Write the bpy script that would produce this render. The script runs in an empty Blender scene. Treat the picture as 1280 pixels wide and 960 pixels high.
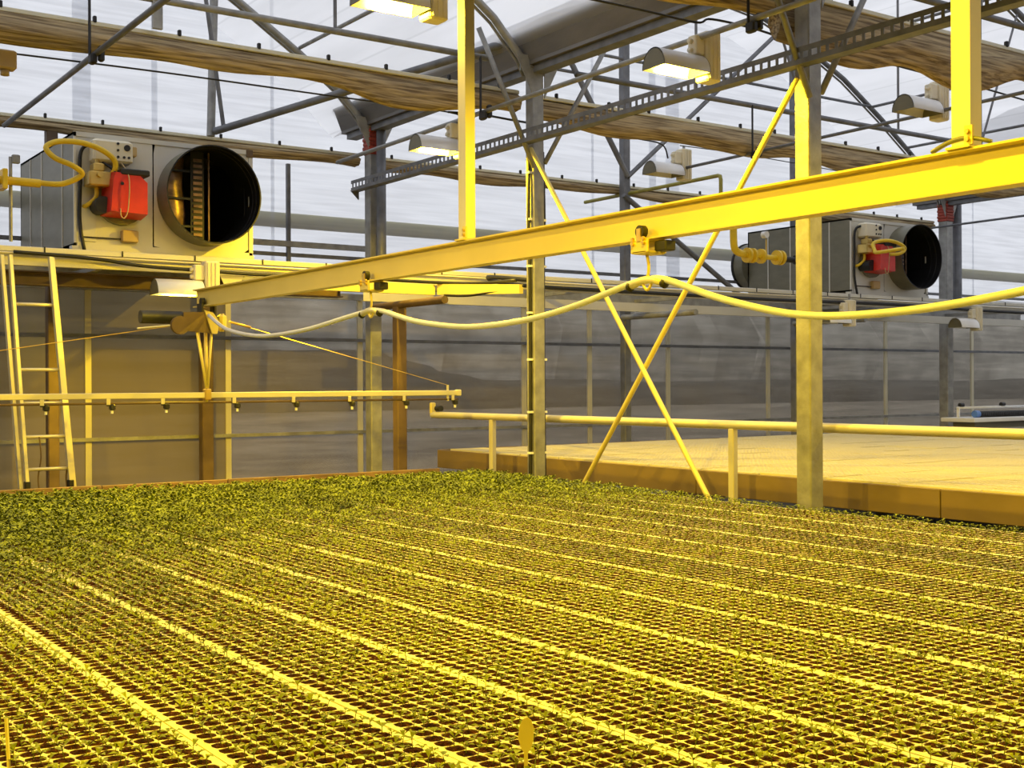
import bpy, math, random
import numpy as np
from math import sin, cos, pi, radians, sqrt
from mathutils import Vector, Matrix

random.seed(7)
rng = np.random.default_rng(7)
S = bpy.context.scene
COL = S.collection

# ------------------------------------------------------------------ camera
YAW, ROLL, FPX, EYE = radians(34.92), radians(-0.29), 1530.0, 1.6
fwd = Vector((sin(YAW), cos(YAW), 0))
_r0 = Vector((cos(YAW), -sin(YAW), 0)); _u0 = Vector((0, 0, 1))
rgt = cos(ROLL)*_r0 + sin(ROLL)*_u0
upv = -sin(ROLL)*_r0 + cos(ROLL)*_u0
cam_d = bpy.data.cameras.new('camera')
cam = bpy.data.objects.new('camera', cam_d); COL.objects.link(cam)
cam_d.sensor_width = 36; cam_d.lens = FPX/1280*36
cam_d.clip_start = 0.05; cam_d.clip_end = 600
M4 = Matrix.Identity(4)
for i in range(3):
    M4[i][0] = rgt[i]; M4[i][1] = upv[i]; M4[i][2] = -fwd[i]
M4[2][3] = EYE
cam.matrix_world = M4
S.camera = cam

# surveying helpers: where a line of sight meets a real plane of the building
def _ray(x, y): return fwd + (x-640)/FPX*rgt - (y-480)/FPX*upv
def onX(x, y, X): d = _ray(x, y); return Vector((0, 0, EYE)) + d*(X/d.x)
def onY(x, y, Y): d = _ray(x, y); return Vector((0, 0, EYE)) + d*(Y/d.y)

# ------------------------------------------------------------------ world, light, exposure
W = bpy.data.worlds.new('overcast_sky'); S.world = W; W.use_nodes = True
wn = W.node_tree; wn.nodes.clear()
wo = wn.nodes.new('ShaderNodeOutputWorld'); wb = wn.nodes.new('ShaderNodeBackground')
wb.inputs['Color'].default_value = (0.94, 0.955, 1.0, 1); wb.inputs['Strength'].default_value = 1.12
wn.links.new(wb.outputs[0], wo.inputs[0])
SODIUM = (1.0, 0.66, 0.012)
LAMP_W = 310.0
S.view_settings.view_transform = 'Standard'
S.view_settings.look = 'None'
S.view_settings.gamma = 1
S.view_settings.exposure = 0.0
S.view_settings.use_curve_mapping = False
S.cycles.max_bounces = 8; S.cycles.transparent_max_bounces = 16
S.cycles.sample_clamp_indirect = 4.0

# ------------------------------------------------------------------ materials
MAT = {}
def nmat(name):
    m = bpy.data.materials.new(name); m.use_nodes = True
    nt = m.node_tree; b = nt.nodes['Principled BSDF']; MAT[name] = m
    return m, nt, b
def simple(name, col, rough=0.5, metal=0.0, var=0.12, scale=6.0, stretch=(1, 1, 1), bump=0.0, bscale=60, spec=0.5):
    m, nt, b = nmat(name)
    tc = nt.nodes.new('ShaderNodeTexCoord'); mp = nt.nodes.new('ShaderNodeMapping')
    mp.inputs['Scale'].default_value = stretch
    nt.links.new(tc.outputs['Object'], mp.inputs[0])
    nz = nt.nodes.new('ShaderNodeTexNoise'); nz.inputs['Scale'].default_value = scale; nz.inputs['Detail'].default_value = 5
    nt.links.new(mp.outputs[0], nz.inputs['Vector'])
    cr = nt.nodes.new('ShaderNodeValToRGB')
    cr.color_ramp.elements[0].position = .3; cr.color_ramp.elements[1].position = .7
    cr.color_ramp.elements[0].color = tuple(max(0, c*(1-var)) for c in col)+(1,)
    cr.color_ramp.elements[1].color = tuple(min(1, c*(1+var)) for c in col)+(1,)
    nt.links.new(nz.outputs['Fac'], cr.inputs[0]); nt.links.new(cr.outputs[0], b.inputs['Base Color'])
    b.inputs['Roughness'].default_value = rough; b.inputs['Metallic'].default_value = metal
    b.inputs['Specular IOR Level'].default_value = spec
    if bump:
        n2 = nt.nodes.new('ShaderNodeTexNoise'); n2.inputs['Scale'].default_value = bscale
        nt.links.new(mp.outputs[0], n2.inputs['Vector'])
        bp = nt.nodes.new('ShaderNodeBump'); bp.inputs['Strength'].default_value = bump; bp.inputs['Distance'].default_value = .01
        nt.links.new(n2.outputs['Fac'], bp.inputs['Height']); nt.links.new(bp.outputs[0], b.inputs['Normal'])
    return m
simple('galv', (.30, .30, .29), .5, .35, .25, 9, bump=.2, bscale=40)
simple('galv_dark', (.17, .175, .19), .55, .3, .25, 8)
simple('alu', (.66, .62, .46), .42, .35, .05, 3)
simple('rail_steel', (.66, .56, .20), .45, .15, .05, 3)  # sodium lamp yellow put into the base colour of bare steel
simple('gutter_steel', (.17, .16, .15), .5, .4, .3, 4, (1, .3, 1), bump=.2)
simple('panel_steel', (.17, .16, .11), .42, .2, .12, 5, (1, 1, 3))
simple('panel_pale', (.66, .64, .57), .45, .2, .06, 3)
simple('black_rubber', (.012, .012, .013), .55, 0, .2)
simple('dark_metal', (.03, .03, .032), .5, .4, .3)
simple('duct_black', (.012, .012, .014), .5, .3, .3)
simple('red_paint', (.62, .03, .015), .4, 0, .12, 12)
simple('red_tape', (.30, .04, .02), .6, 0, .4, 18, (1, 1, 4))
simple('yellow_paint', (.80, .55, .02), .4, 0, .12, 8)
simple('olive_paint', (.30, .27, .04), .5, 0, .2, 8)
simple('cream_plastic', (.78, .72, .55), .45, 0, .05)
simple('white_plastic', (.82, .82, .80), .4, 0, .04)
simple('hose_white', (.55, .60, .95), .3, 0, .04)
simple('tan_box', (.50, .36, .16), .6, 0, .1)
simple('brown_paint', (.13, .085, .045), .6, .1, .25)
simple('plank_wood', (.20, .13, .07), .7, 0, .35, 5, (1, 1, 6))
simple('bench_side', (.20, .14, .07), .6, .1, .2, 4, (1, .4, 1))
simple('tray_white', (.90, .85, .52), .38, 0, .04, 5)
simple('tray_white_clean', (.70, .65, .46), .45, 0, .03, 5)
simple('soil_brown', (.042, .013, .007), .95, 0, .6, 60, bump=.8, bscale=160, spec=.1)
simple('copper', (.20, .12, .07), .35, .3, .6, 9, (1, 1, 2))
simple('blue_plastic', (.10, .22, .55), .4)
simple('floor_concrete', (.10, .085, .07), .85, 0, .3, 3)
simple('outside_soil', (.20, .17, .13), .95, 0, .4, .6)
simple('hedge_dark', (.035, .036, .032), .95, 0, .4, 2)
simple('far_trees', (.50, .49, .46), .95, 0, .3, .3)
simple('partition', (.22, .20, .17), .7)
simple('blocker_cloth', (.16, .15, .13), .8)
simple('label_yellow', (.90, .80, .30), .5, 0, .03)
simple('brass', (.70, .50, .15), .35, .8, .2)

# leaves
m, nt, b = nmat('leaf_green')
tc = nt.nodes.new('ShaderNodeTexCoord')
nz = nt.nodes.new('ShaderNodeTexNoise'); nz.inputs['Scale'].default_value = 9
nt.links.new(tc.outputs['Object'], nz.inputs['Vector'])
cr = nt.nodes.new('ShaderNodeValToRGB')
cr.color_ramp.elements[0].position = .35; cr.color_ramp.elements[1].position = .68
cr.color_ramp.elements[0].color = (.095, .12, .008, 1); cr.color_ramp.elements[1].color = (.27, .32, .018, 1)
nt.links.new(nz.outputs['Fac'], cr.inputs[0]); nt.links.new(cr.outputs[0], b.inputs['Base Color'])
b.inputs['Roughness'].default_value = .55; b.inputs['Specular IOR Level'].default_value = .3

# shade cloth, bunched: streaks run along its length (X)
m, nt, b = nmat('shade_cloth')
tc = nt.nodes.new('ShaderNodeTexCoord'); mp = nt.nodes.new('ShaderNodeMapping'); mp.inputs['Scale'].default_value = (1.2, 26, 26)
nt.links.new(tc.outputs['Object'], mp.inputs[0])
nz = nt.nodes.new('ShaderNodeTexNoise'); nz.inputs['Scale'].default_value = 2.2; nz.inputs['Detail'].default_value = 6
nt.links.new(mp.outputs[0], nz.inputs['Vector'])
cr = nt.nodes.new('ShaderNodeValToRGB')
cr.color_ramp.elements[0].position = .36; cr.color_ramp.elements[1].position = .62
cr.color_ramp.elements[0].color = (.16, .11, .055, 1); cr.color_ramp.elements[1].color = (.50, .39, .22, 1)
nt.links.new(nz.outputs['Fac'], cr.inputs[0]); nt.links.new(cr.outputs[0], b.inputs['Base Color'])
bp = nt.nodes.new('ShaderNodeBump'); bp.inputs['Strength'].default_value = .6; bp.inputs['Distance'].default_value = .02
nt.links.new(nz.outputs['Fac'], bp.inputs['Height']); nt.links.new(bp.outputs[0], b.inputs['Normal'])
b.inputs['Roughness'].default_value = .8

def sheet_mat(name, tint, transp, dcol, ddiff, streak=(3, 3, 60), gloss=.0, line=None):
    """greenhouse cladding: part clear, part milky, a little sheen"""
    m = bpy.data.materials.new(name); m.use_nodes = True; MAT[name] = m
    nt = m.node_tree; nt.nodes.clear(); L = nt.links.new
    out = nt.nodes.new('ShaderNodeOutputMaterial')
    tc = nt.nodes.new('ShaderNodeTexCoord'); mp = nt.nodes.new('ShaderNodeMapping'); mp.inputs['Scale'].default_value = streak
    L(tc.outputs['Object'], mp.inputs[0])
    nz = nt.nodes.new('ShaderNodeTexNoise'); nz.inputs['Scale'].default_value = 1.0; nz.inputs['Detail'].default_value = 4
    L(mp.outputs[0], nz.inputs['Vector'])
    cr = nt.nodes.new('ShaderNodeValToRGB')
    cr.color_ramp.elements[0].position = .35; cr.color_ramp.elements[1].position = .65
    cr.color_ramp.elements[0].color = tuple(c*.84 for c in tint)+(1,); cr.color_ramp.elements[1].color = tint+(1,)
    L(nz.outputs['Fac'], cr.inputs[0])
    col = cr.outputs[0]
    if line:
        sp = nt.nodes.new('ShaderNodeSeparateXYZ'); L(tc.outputs['Object'], sp.inputs[0])
        mm = nt.nodes.new('ShaderNodeMath'); mm.operation = 'PINGPONG'; mm.inputs[1].default_value = line
        L(sp.outputs['X'], mm.inputs[0])
        ml = nt.nodes.new('ShaderNodeMath'); ml.operation = 'LESS_THAN'; ml.inputs[1].default_value = .008
        L(mm.outputs[0], ml.inputs[0])
        mx = nt.nodes.new('ShaderNodeMix'); mx.data_type = 'RGBA'
        L(ml.outputs[0], mx.inputs['Factor']); L(col, mx.inputs['A']); mx.inputs['B'].default_value = tuple(c*.78 for c in tint)+(1,)
        col = mx.outputs['Result']
    tr = nt.nodes.new('ShaderNodeBsdfTransparent'); L(col, tr.inputs[0])
    tl = nt.nodes.new('ShaderNodeBsdfTranslucent'); L(col, tl.inputs[0])
    df = nt.nodes.new('ShaderNodeBsdfDiffuse'); df.inputs[0].default_value = dcol+(1,)
    m1 = nt.nodes.new('ShaderNodeMixShader'); m1.inputs[0].default_value = ddiff
    L(tl.outputs[0], m1.inputs[1]); L(df.outputs[0], m1.inputs[2])
    m2 = nt.nodes.new('ShaderNodeMixShader'); m2.inputs[0].default_value = transp
    L(m1.outputs[0], m2.inputs[1]); L(tr.outputs[0], m2.inputs[2])
    last = m2
    if gloss:
        gl = nt.nodes.new('ShaderNodeBsdfGlossy'); gl.inputs['Roughness'].default_value = .22
        gl.inputs[0].default_value = (.8, .8, .8, 1)
        m3 = nt.nodes.new('ShaderNodeMixShader'); m3.inputs[0].default_value = gloss
        L(m2.outputs[0], m3.inputs[1]); L(gl.outputs[0], m3.inputs[2]); last = m3
    L(last.outputs[0], out.inputs[0])
    return m
sheet_mat('roof_film', (.92, .93, .96), .45, (.8, .8, .82), .25, (3, .4, 3), line=.22)
sheet_mat('gable_film', (.90, .92, .96), .62, (.75, .75, .78), .35, (1.2, 1, 26))
sheet_mat('polycarbonate', (.80, .79, .76), .74, (.42, .36, .28), .72, (1.0, 1, 14), gloss=.05)
sheet_mat('polycarbonate_tan', (.66, .62, .50), .45, (.34, .28, .17), .72, (.8, 1, 9), gloss=.04)  # browner, less clear sheet for the left panels

def emat(name, col, st):
    m = bpy.data.materials.new(name); m.use_nodes = True; MAT[name] = m
    b = m.node_tree.nodes['Principled BSDF']
    b.inputs['Base Color'].default_value = (1, .9, .6, 1)
    b.inputs['Emission Color'].default_value = col+(1,); b.inputs['Emission Strength'].default_value = st
emat('bulb_glow', (1.0, .80, .28), 60)

# ------------------------------------------------------------------ mesh building
class MB:
    def __init__(s): s.v = []; s.f = []
    def add(s, vs, fs):
        o = len(s.v); s.v += [tuple(v) for v in vs]; s.f += [tuple(i+o for i in f) for f in fs]; return s
    def box(s, a, b):
        x0, x1 = sorted((a[0], b[0])); y0, y1 = sorted((a[1], b[1])); z0, z1 = sorted((a[2], b[2]))
        return s.add([(x0, y0, z0), (x1, y0, z0), (x1, y1, z0), (x0, y1, z0), (x0, y0, z1), (x1, y0, z1), (x1, y1, z1), (x0, y1, z1)],
                     [(0, 3, 2, 1), (4, 5, 6, 7), (0, 1, 5, 4), (1, 2, 6, 5), (2, 3, 7, 6), (3, 0, 4, 7)])
    def bbox(s, a, b, c=.01):      # box with chamfered vertical and horizontal edges
        x0, x1 = sorted((a[0], b[0])); y0, y1 = sorted((a[1], b[1])); z0, z1 = sorted((a[2], b[2]))
        vs = []; 
        for z, e in ((z0, c), (z0+c, 0), (z1-c, 0), (z1, c)):
            X0, X1, Y0, Y1 = x0+e, x1-e, y0+e, y1-e
            vs += [(X0+c, Y0, z), (X1-c, Y0, z), (X1, Y0+c, z), (X1, Y1-c, z), (X1-c, Y1, z), (X0+c, Y1, z), (X0, Y1-c, z), (X0, Y0+c, z)]
        fs = [tuple(range(7, -1, -1)), tuple(range(24, 32))]
        for k in range(3):
            for i in range(8):
                j = (i+1) % 8; fs.append((k*8+i, k*8+j, k*8+8+j, k*8+8+i))
        return s.add(vs, fs)
    def tube(s, p, q, r, n=8, r2=None, caps=True, roll=0):
        return s.path([p, q], r, n, r2, caps, roll)
    def path(s, pts, r, n=8, r2=None, caps=True, roll=0):
        pts = [Vector(p) for p in pts]; r2 = r if r2 is None else r2
        vs = []; N = len(pts); prev = None
        for i, p in enumerate(pts):
            t = (pts[min(i+1, N-1)]-pts[max(i-1, 0)]).normalized()
            if prev is None:
                a = Vector((0, 0, 1)) if abs(t.z) < .9 else Vector((1, 0, 0))
                u = t.cross(a).normalized()
            else:
                u = (prev - t*prev.dot(t)).normalized()
            prev = u; w = t.cross(u); rr = r+(r2-r)*i/(N-1)
            for k in range(n):
                a = 2*pi*k/n+roll; vs.append(p+u*cos(a)*rr+w*sin(a)*rr)
        fs = [(i*n+k, i*n+(k+1) % n, (i+1)*n+(k+1) % n, (i+1)*n+k) for i in range(N-1) for k in range(n)]
        if caps: fs += [tuple(range(n-1, -1, -1)), tuple(range((N-1)*n, N*n))]
        return s.add(vs, fs)
    def sweep(s, prof, p, q, side):  # closed 2D profile (a along side, b along up) extruded p->q
        p, q, side = Vector(p), Vector(q), Vector(side).normalized(); t = (q-p).normalized(); w = side.cross(t).normalized()
        if w.z < 0: w = -w
        n = len(prof); vs = [p+side*a+w*b for a, b in prof]+[q+side*a+w*b for a, b in prof]
        fs = [(i, (i+1) % n, n+(i+1) % n, n+i) for i in range(n)]+[tuple(range(n-1, -1, -1)), tuple(range(n, 2*n))]
        return s.add(vs, fs)
    def obj(s, name, mat, parent=None, smooth=False):
        me = bpy.data.meshes.new(name); me.from_pydata(s.v, [], s.f); me.update()
        me.materials.append(MAT[mat])
        if smooth: me.polygons.foreach_set('use_smooth', [True]*len(me.polygons))
        o = bpy.data.objects.new(name, me); COL.objects.link(o)
        if parent is not None:
            o.parent = parent
            if parent.type == 'EMPTY' or True:
                o.matrix_parent_inverse = WM(parent).inverted()
        return o
def WM(o):
    m = o.matrix_basis.copy()
    if o.parent: m = WM(o.parent) @ o.matrix_parent_inverse @ m
    return m
def smooth_by_angle(o, deg=35):
    me = o.data; me.polygons.foreach_set('use_smooth', [True]*len(me.polygons))
    try: me.set_sharp_from_angle(angle=radians(deg))
    except Exception: pass
    return o
def tag(o, label=None, cat=None, group=None, kind=None):
    if label: o['label'] = label
    if cat: o['category'] = cat
    if group: o['group'] = group
    if kind: o['kind'] = kind
    return o
def thing(name, loc, label, cat, group=None, kind=None):
    o = bpy.data.objects.new(name, None); COL.objects.link(o); o.location = loc; o.empty_display_size = .1
    return tag(o, label, cat, group, kind)
def part(name, mb, mat, parent, smooth=False, deg=None):
    o = mb.obj(name, mat, parent, smooth)
    if deg: smooth_by_angle(o, deg)
    return o
def curve(pts, sub=6):
    P = [Vector(p) for p in pts]; out = []
    for i in range(len(P)-1):
        a = P[max(i-1, 0)]; b = P[i]; c = P[i+1]; d = P[min(i+2, len(P)-1)]
        for k in range(sub):
            t = k/sub
            out.append(.5*((2*b)+(c-a)*t+(2*a-5*b+4*c-d)*t*t+(3*b-a-3*c+d)*t**3))
    out.append(P[-1]); return out
def I_prof(w, h, t):
    return [(-w/2, 0), (w/2, 0), (w/2, t), (t/2, t*1.4), (t/2, h-t*1.4), (w/2, h-t), (w/2, h), (-w/2, h), (-w/2, h-t), (-t/2, h-t*1.4), (-t/2, t*1.4), (-w/2, t)]
def C_prof(w, h, t):   # open to +side
    return [(0, 0), (w, 0), (w, t), (t, t), (t, h-t), (w, h-t), (w, h), (0, h)]

# ------------------------------------------------------------------ the building
X0, X1, X2, X3 = -3.6, 6.2, 16.0, 25.8           # gutter lines
YB, YF = 12.35, -6.0                              # back gable, front
YT = [11.43, 8.52, 5.47]                          # truss lines
SPAN = X2-X1
PRO = [(0, 4.30), (.15, 4.42), (.42, 4.70), (.83, 4.99), (1.5, 5.42), (2.3, 5.88), (3.1, 6.22), (4.0, 6.5), (4.9, 6.6)]
def arch(x0, n=1):
    L = [(x0+d, z) for d, z in PRO]+[(x0+SPAN-d, z) for d, z in reversed(PRO[:-1])]
    return L

fl = MB().box((X0, YF, -.1), (X3, YB, 0)).obj('floor', 'floor_concrete'); tag(fl, kind='structure')
gr = MB().box((-120, YB+.15, -.2), (220, 260, -.04)).obj('ground', 'outside_soil'); tag(gr, kind='structure')
# distant hedge and tree belt outside
def ridge(name, y, h, var, mat, x0, x1, n, dep):
    mb = MB(); vs = []; 
    xs = np.linspace(x0, x1, n); hs = (np.array([h(x) for x in xs]) if callable(h) else h)+var*np.convolve(rng.normal(size=n+8), np.ones(9)/9*2, 'valid')[:n]
    ys = y+rng.normal(size=n)*dep*.2
    for x, hh, yy in zip(xs, hs, ys):
        vs += [(x, yy-dep*.3, -.1), (x, yy-dep*.5, hh*.55), (x, yy-dep*.15, hh), (x, yy+dep*.4, hh*.9), (x, yy+dep*.6, -.1)]
    fs = [(i*5+k, (i+1)*5+k, (i+1)*5+k+1, i*5+k+1) for i in range(n-1) for k in range(4)]
    return mb.add(vs, fs).obj(name, mat, smooth=True)
tag(ridge('hedge', 70, lambda x: 3.75-1.9*min(1, max(0, (x-38)/8)), .12, 'hedge_dark', -60, 200, 200, 4), 'dark clipped hedge in the field outside, behind the lower wall panels', 'hedge')
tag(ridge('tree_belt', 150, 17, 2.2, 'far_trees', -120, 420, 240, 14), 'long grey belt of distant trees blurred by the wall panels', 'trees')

ceil = thing('ceiling', (0, 0, 4.3), None, None, kind='structure')
for x0 in (X0, X1, X2):
    A = arch(x0); mb = MB(); vs = []
    AA = []
    for (xa, za), (xb, zb) in zip(A[:-1], A[1:]):
        for k in range(3): AA.append((xa+(xb-xa)*k/3, za+(zb-za)*k/3))
    AA.append(A[-1])
    YY = np.linspace(YF, YB, 24)
    for y in YY:
        for x, z in AA: vs.append((x, y, z+.06))
    n = len(AA)
    fs = [(j*n+i, j*n+i+1, (j+1)*n+i+1, (j+1)*n+i) for j in range(len(YY)-1) for i in range(n-1)]
    part('film_sheet', mb.add(vs, fs), 'roof_film', ceil, True)
# back gable: film above, polycarbonate panels below
ZS = 2.58
wb_ = thing('wall_back', (6.2, YB, 0), None, None, kind='structure')
seams = [onY(px, 480, YB).x for px in (-150, 110, 285, 450, 655, 737, 835, 960, 1107, 1215, 1330)]
seams = [X0, -1.2]+seams+[seams[-1]+2.2, X3]
for a, b in zip(seams[:-1], seams[1:]):
    part('wall_panel', MB().box((a+.012, YB, .12), (b-.012, YB+.012, ZS)), 'polycarbonate_tan' if b < seams[4]+.01 else 'polycarbonate', wb_)
for a in seams[1:-1]:
    part('seam_strip', MB().box((a-.03, YB-.014, .12), (a+.03, YB+.02, ZS)), 'alu', wb_)
part('sill_plank', MB().box((X0, YB-.02, 0), (X3, YB+.06, .12)), 'plank_wood', wb_)
for z in (2.1, 1.07):
    part('girt', MB().box((X0, YB-.05, z-.018), (X3, YB-.012, z+.018)), 'galv_dark' if z > 2 else 'galv', wb_)
part('girt', MB().box((X0, YB-.06, ZS-.03), (X3, YB-.01, ZS+.04)), 'galv', wb_)
for z in (3.02,):
    part('girt', MB().box((X0, YB-.05, z-.02), (X3, YB-.012, z+.02)), 'galv_dark', wb_)
for x0 in (X0, X1, X2):
    A = arch(x0)
    for k in range(len(A)-1):
        a, b = A[k], A[k+1]
        part('film_sheet', MB().add([(a[0], YB, ZS), (b[0], YB, ZS), (b[0], YB, b[1]+.06), (a[0], YB, a[1]+.06)], [(0, 1, 2, 3)]), 'gable_film', wb_)
for px, w in ((102, .09), (193, .03), (340, .02), (815, .06), (840, .12), (740, .02), (1215, .02)):
    a = onY(px, 200, YB).x
    part('film_overlap', MB().add([(a-w, YB-.01, ZS), (a+w, YB-.01, ZS), (a+w, YB-.01, 6.0), (a-w, YB-.01, 6.0)], [(0, 1, 2, 3)]), 'gable_film', wb_)
a = onY(361, 200, YB-.1).x
part('stud', MB().box((a-.02, YB-.10, ZS+.3), (a+.02, YB-.06, 4.0)), 'galv_dark', wb_)
a0_, a1_ = onY(322, 290, YB-.1).x, onY(462, 300, YB-.1).x
part('vent_rail', MB().box((a0_-1.2, YB-.12, 3.10), (a1_, YB-.07, 3.16)), 'galv', wb_)
# side walls and the partition behind the camera
wl = MB().box((X0-.05, YF, 0), (X0, YB, 4.35)).obj('wall_left', 'partition'); tag(wl, kind='structure')
wr = MB().box((X3, YF, 0), (X3+.05, YB, 4.35)).obj('wall_right', 'polycarbonate'); tag(wr, kind='structure')
wf = MB().box((X0, YF-.05, 0), (X3, YF, 6.7)).obj('wall_front', 'partition'); tag(wf, kind='structure')

# gutters on the column rows
def gutter(x, label):
    z = 4.32
    pr = [(-.17, .26), (-.20, .26), (-.20, .235), (-.185, .235), (-.10, .03), (-.10, 0), (.10, 0), (.10, .03), (.185, .235), (.20, .235), (.20, .26), (.17, .26), (.085, .045), (-.085, .045)]
    g = thing('gutter', (x, 3, z), label, 'gutter')
    part('gutter_trough', MB().sweep(pr, (x, YF, z), (x, 11.95, z), (1, 0, 0)), 'gutter_steel', g)
    part('lower_flange', MB().box((x-.06, YF, z-.06), (x+.06, 11.9, z-.002)), 'galv_dark', g)
gutter(X1, 'wide grey steel gutter running over the row of central columns')
gutter(X2, 'steel gutter over the far right column with red wrap')

# columns
def column(x, y, ztop, w, label, mat='galv', cable=0, wrap=False, head=True, ztie=()):
    t = thing('steel_column', (x, y, 0), label, 'column')
    h = w/2
    part('post', MB().bbox((x-h, y-h, 0), (x+h, y+h, ztop), .008), mat, t)
    if head:
        part('head_plate', MB().box((x-.15, y-.006, ztop-.02), (x+.15, y+.006, ztop+.12)).box((x-.10, y-.08, ztop), (x+.10, y+.08, ztop+.014)), 'galv', t)
        for sx in (-1, 1):
            part('gusset', MB().add([(x+sx*h, y-.07, ztop-.25), (x+sx*.24, y-.07, ztop+.1), (x+sx*h, y-.07, ztop+.1),
                                     (x+sx*h, y-.06, ztop-.25), (x+sx*.24, y-.06, ztop+.1), (x+sx*h, y-.06, ztop+.1)],
                                    [(0, 1, 2), (5, 4, 3), (0, 3, 4, 1), (1, 4, 5, 2), (2, 5, 3, 0)]), 'galv', t)
    if wrap:
        wmb = MB()
        for k in range(7):
            z0 = 4.02+k*.045; e = .012+.004*(k % 2)
            wmb.bbox((x-h-e, y-h-e, z0), (x+h+e, y+h+e, z0+.044), .008)
        part('red_wrap', wmb, 'red_tape', t)
    for side in ((-1,), (-1, 1), (1,))[cable-1] if cable else ():
        cx = x+side*(h+.014)
        cy = y-h*.3
        part('cable', MB().path(curve([(cx, cy, 3.6), (cx+side*.012, cy, 3.0), (cx, cy, 2.5), (cx, cy, 1.4), (cx+side*.006, cy, .7), (cx, cy, .2)], 4), .014, 6), 'black_rubber', t, True)
        for z in (1.0, 1.35, 1.8, 2.2, 2.6, 3.0, 3.4):
            part('cable_tie', MB().box((cx-.02, cy-.022, z), (cx+.02, cy+.022, z+.018)), 'white_plastic', t)
    return t
column(X1, 11.43, 4.3, .13, 'grey steel column with red wrap under the gutter, left of the yellow rail hanger', cable=0, wrap=True)
column(X1, 8.52, 4.3, .115, 'middle steel column with black cables down both sides, beside the crossed rods', cable=2)
column(X1, 5.47, 4.3, .125, 'nearest steel column, standing right of the crossed rods, passing behind the yellow rail', cable=0)
column(X1, 2.45, 4.3, .125, 'steel column of the central row beyond the right picture edge', cable=0)
column(X2, 11.43, 4.3, .15, 'distant steel column with dark red wrap beside the right heater duct', wrap=True)
column(9.67, 11.43, 5.9, .10, 'dark slim gable column behind the crossed rods', mat='galv_dark', head=False)
column(12.68, 11.43, 6.3, .10, 'grey slim gable column half hidden behind the nearest column', mat='galv_dark', head=False)
column(2.97, 11.62, 3.95, .10, 'brown wall post directly behind the ladder', mat='brown_paint', head=False)
column(4.66, YB-.14, 2.6, .12, 'brown wall post behind the irrigation boom carriage', mat='brown_paint', head=False)
column(5.62, 9.86, 2.36, .10, 'orange-brown short post carrying the pipe under the gantry', mat='brown_paint', head=False)
for (x, y, lb) in ((X1+.02, 11.28, 'dark rainwater pipe clamped to the red-wrapped column above the yellow rail'), (X2+.27, 11.43, 'grey bent rainwater pipe beside the distant red-wrapped column')):
    t = thing('downpipe', (x, y, 2.9), lb, 'pipe')
    z0 = 2.82 if x < 10 else 2.75
    part('pipe', MB().path([(x, y, 4.3), (x, y, z0+.12), (x-.03, y, z0+.03), (x-.16, y, z0-.05)], .05 if x < 10 else .075, 10), 'galv_dark', t, True)

# roof trusses
def rod(mb, p, q, r): return mb.tube(p, q, r, 8)
def truss(x0, y, label, chord=True, knees=(True, True), arch_only=False):
    t = thing('roof_truss', (x0+SPAN/2, y, 4.33), label, 'roof truss', 'curved roof trusses' if False else None)
    A = arch(x0); pts = [(x, y, z-.02) for x, z in A]; pts[0] = (x0+.08, y, 4.28); pts[-1] = (x0+SPAN-.08, y, 4.28)
    part('arch_tube', MB().path(pts, .035, 10), 'galv_dark' if x0 > 0 else 'galv', t, True)
    part('arch_rib', MB().path([(a, b+.055, c-.03) for a, b, c in pts], .014, 6), 'galv', t, True)
    if chord:
        part('bottom_chord', MB().tube((x0+.45, y, 4.33), (x0+SPAN-.45, y, 4.33), .026, 10), 'galv_dark' if x0 > 0 else 'galv', t, True)
        for d in (1.9, 3.4, 4.9, 6.4, 7.9):
            zt = np.interp(min(d, SPAN-d), [p[0] for p in PRO], [p[1] for p in PRO])
            part('hanger_rod', MB().tube((x0+d, y, 4.33), (x0+d, y, zt), .014, 6), 'galv_dark', t)
        for d in (3.4, 6.4):
            for s in (-1, 1):
                xx = d+s*.75
                zt = np.interp(min(xx, SPAN-xx), [p[0] for p in PRO], [p[1] for p in PRO])
                part('web_rod', MB().tube((x0+d, y, 4.35), (x0+xx, y, zt), .014, 6), 'galv_dark', t)
        if knees[0]: part('knee_brace', MB().tube((x0+.07, y-.05, 3.5), (x0+.85, y-.05, 4.75), .022, 8), 'galv', t, True)
        if knees[1]: part('knee_brace', MB().tube((x0+SPAN-.06, y-.07, 3.45), (x0+SPAN-.62, y-.07, 4.55), .022, 8), 'galv', t, True)
    else:
        zt = np.interp(1.7, [p[0] for p in PRO], [p[1] for p in PRO])
    return t
truss(X0, 11.43, 'curved steel roof arch landing on the red-wrapped column, at the back', chord=False)
truss(X0, 8.52, 'grey roof truss over the seedlings, landing on the middle cabled column')
truss(X0, 5.47, 'roof truss carrying the long yellow hanger, ending at the nearest column')
truss(X0, 2.43, 'roof truss carrying the near right yellow hanger')
t11 = truss(X1, 11.43, 'dark curved gable arch with ties, behind the right heater', chord=False)
for z, a, b in ((5.54, X1+1.75, X2-1.8), (5.27, X1+1.2, X2-1.25)):
    part('tie_bar', MB().tube((a, 11.40, z), (b, 11.40, z), .02, 8), 'galv_dark', t11, True)
truss(X1, 8.52, 'dark roof truss over the empty white bench, farther one')
truss(X1, 5.47, 'dark roof truss over the empty white bench, nearer one at the top right corner')

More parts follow.
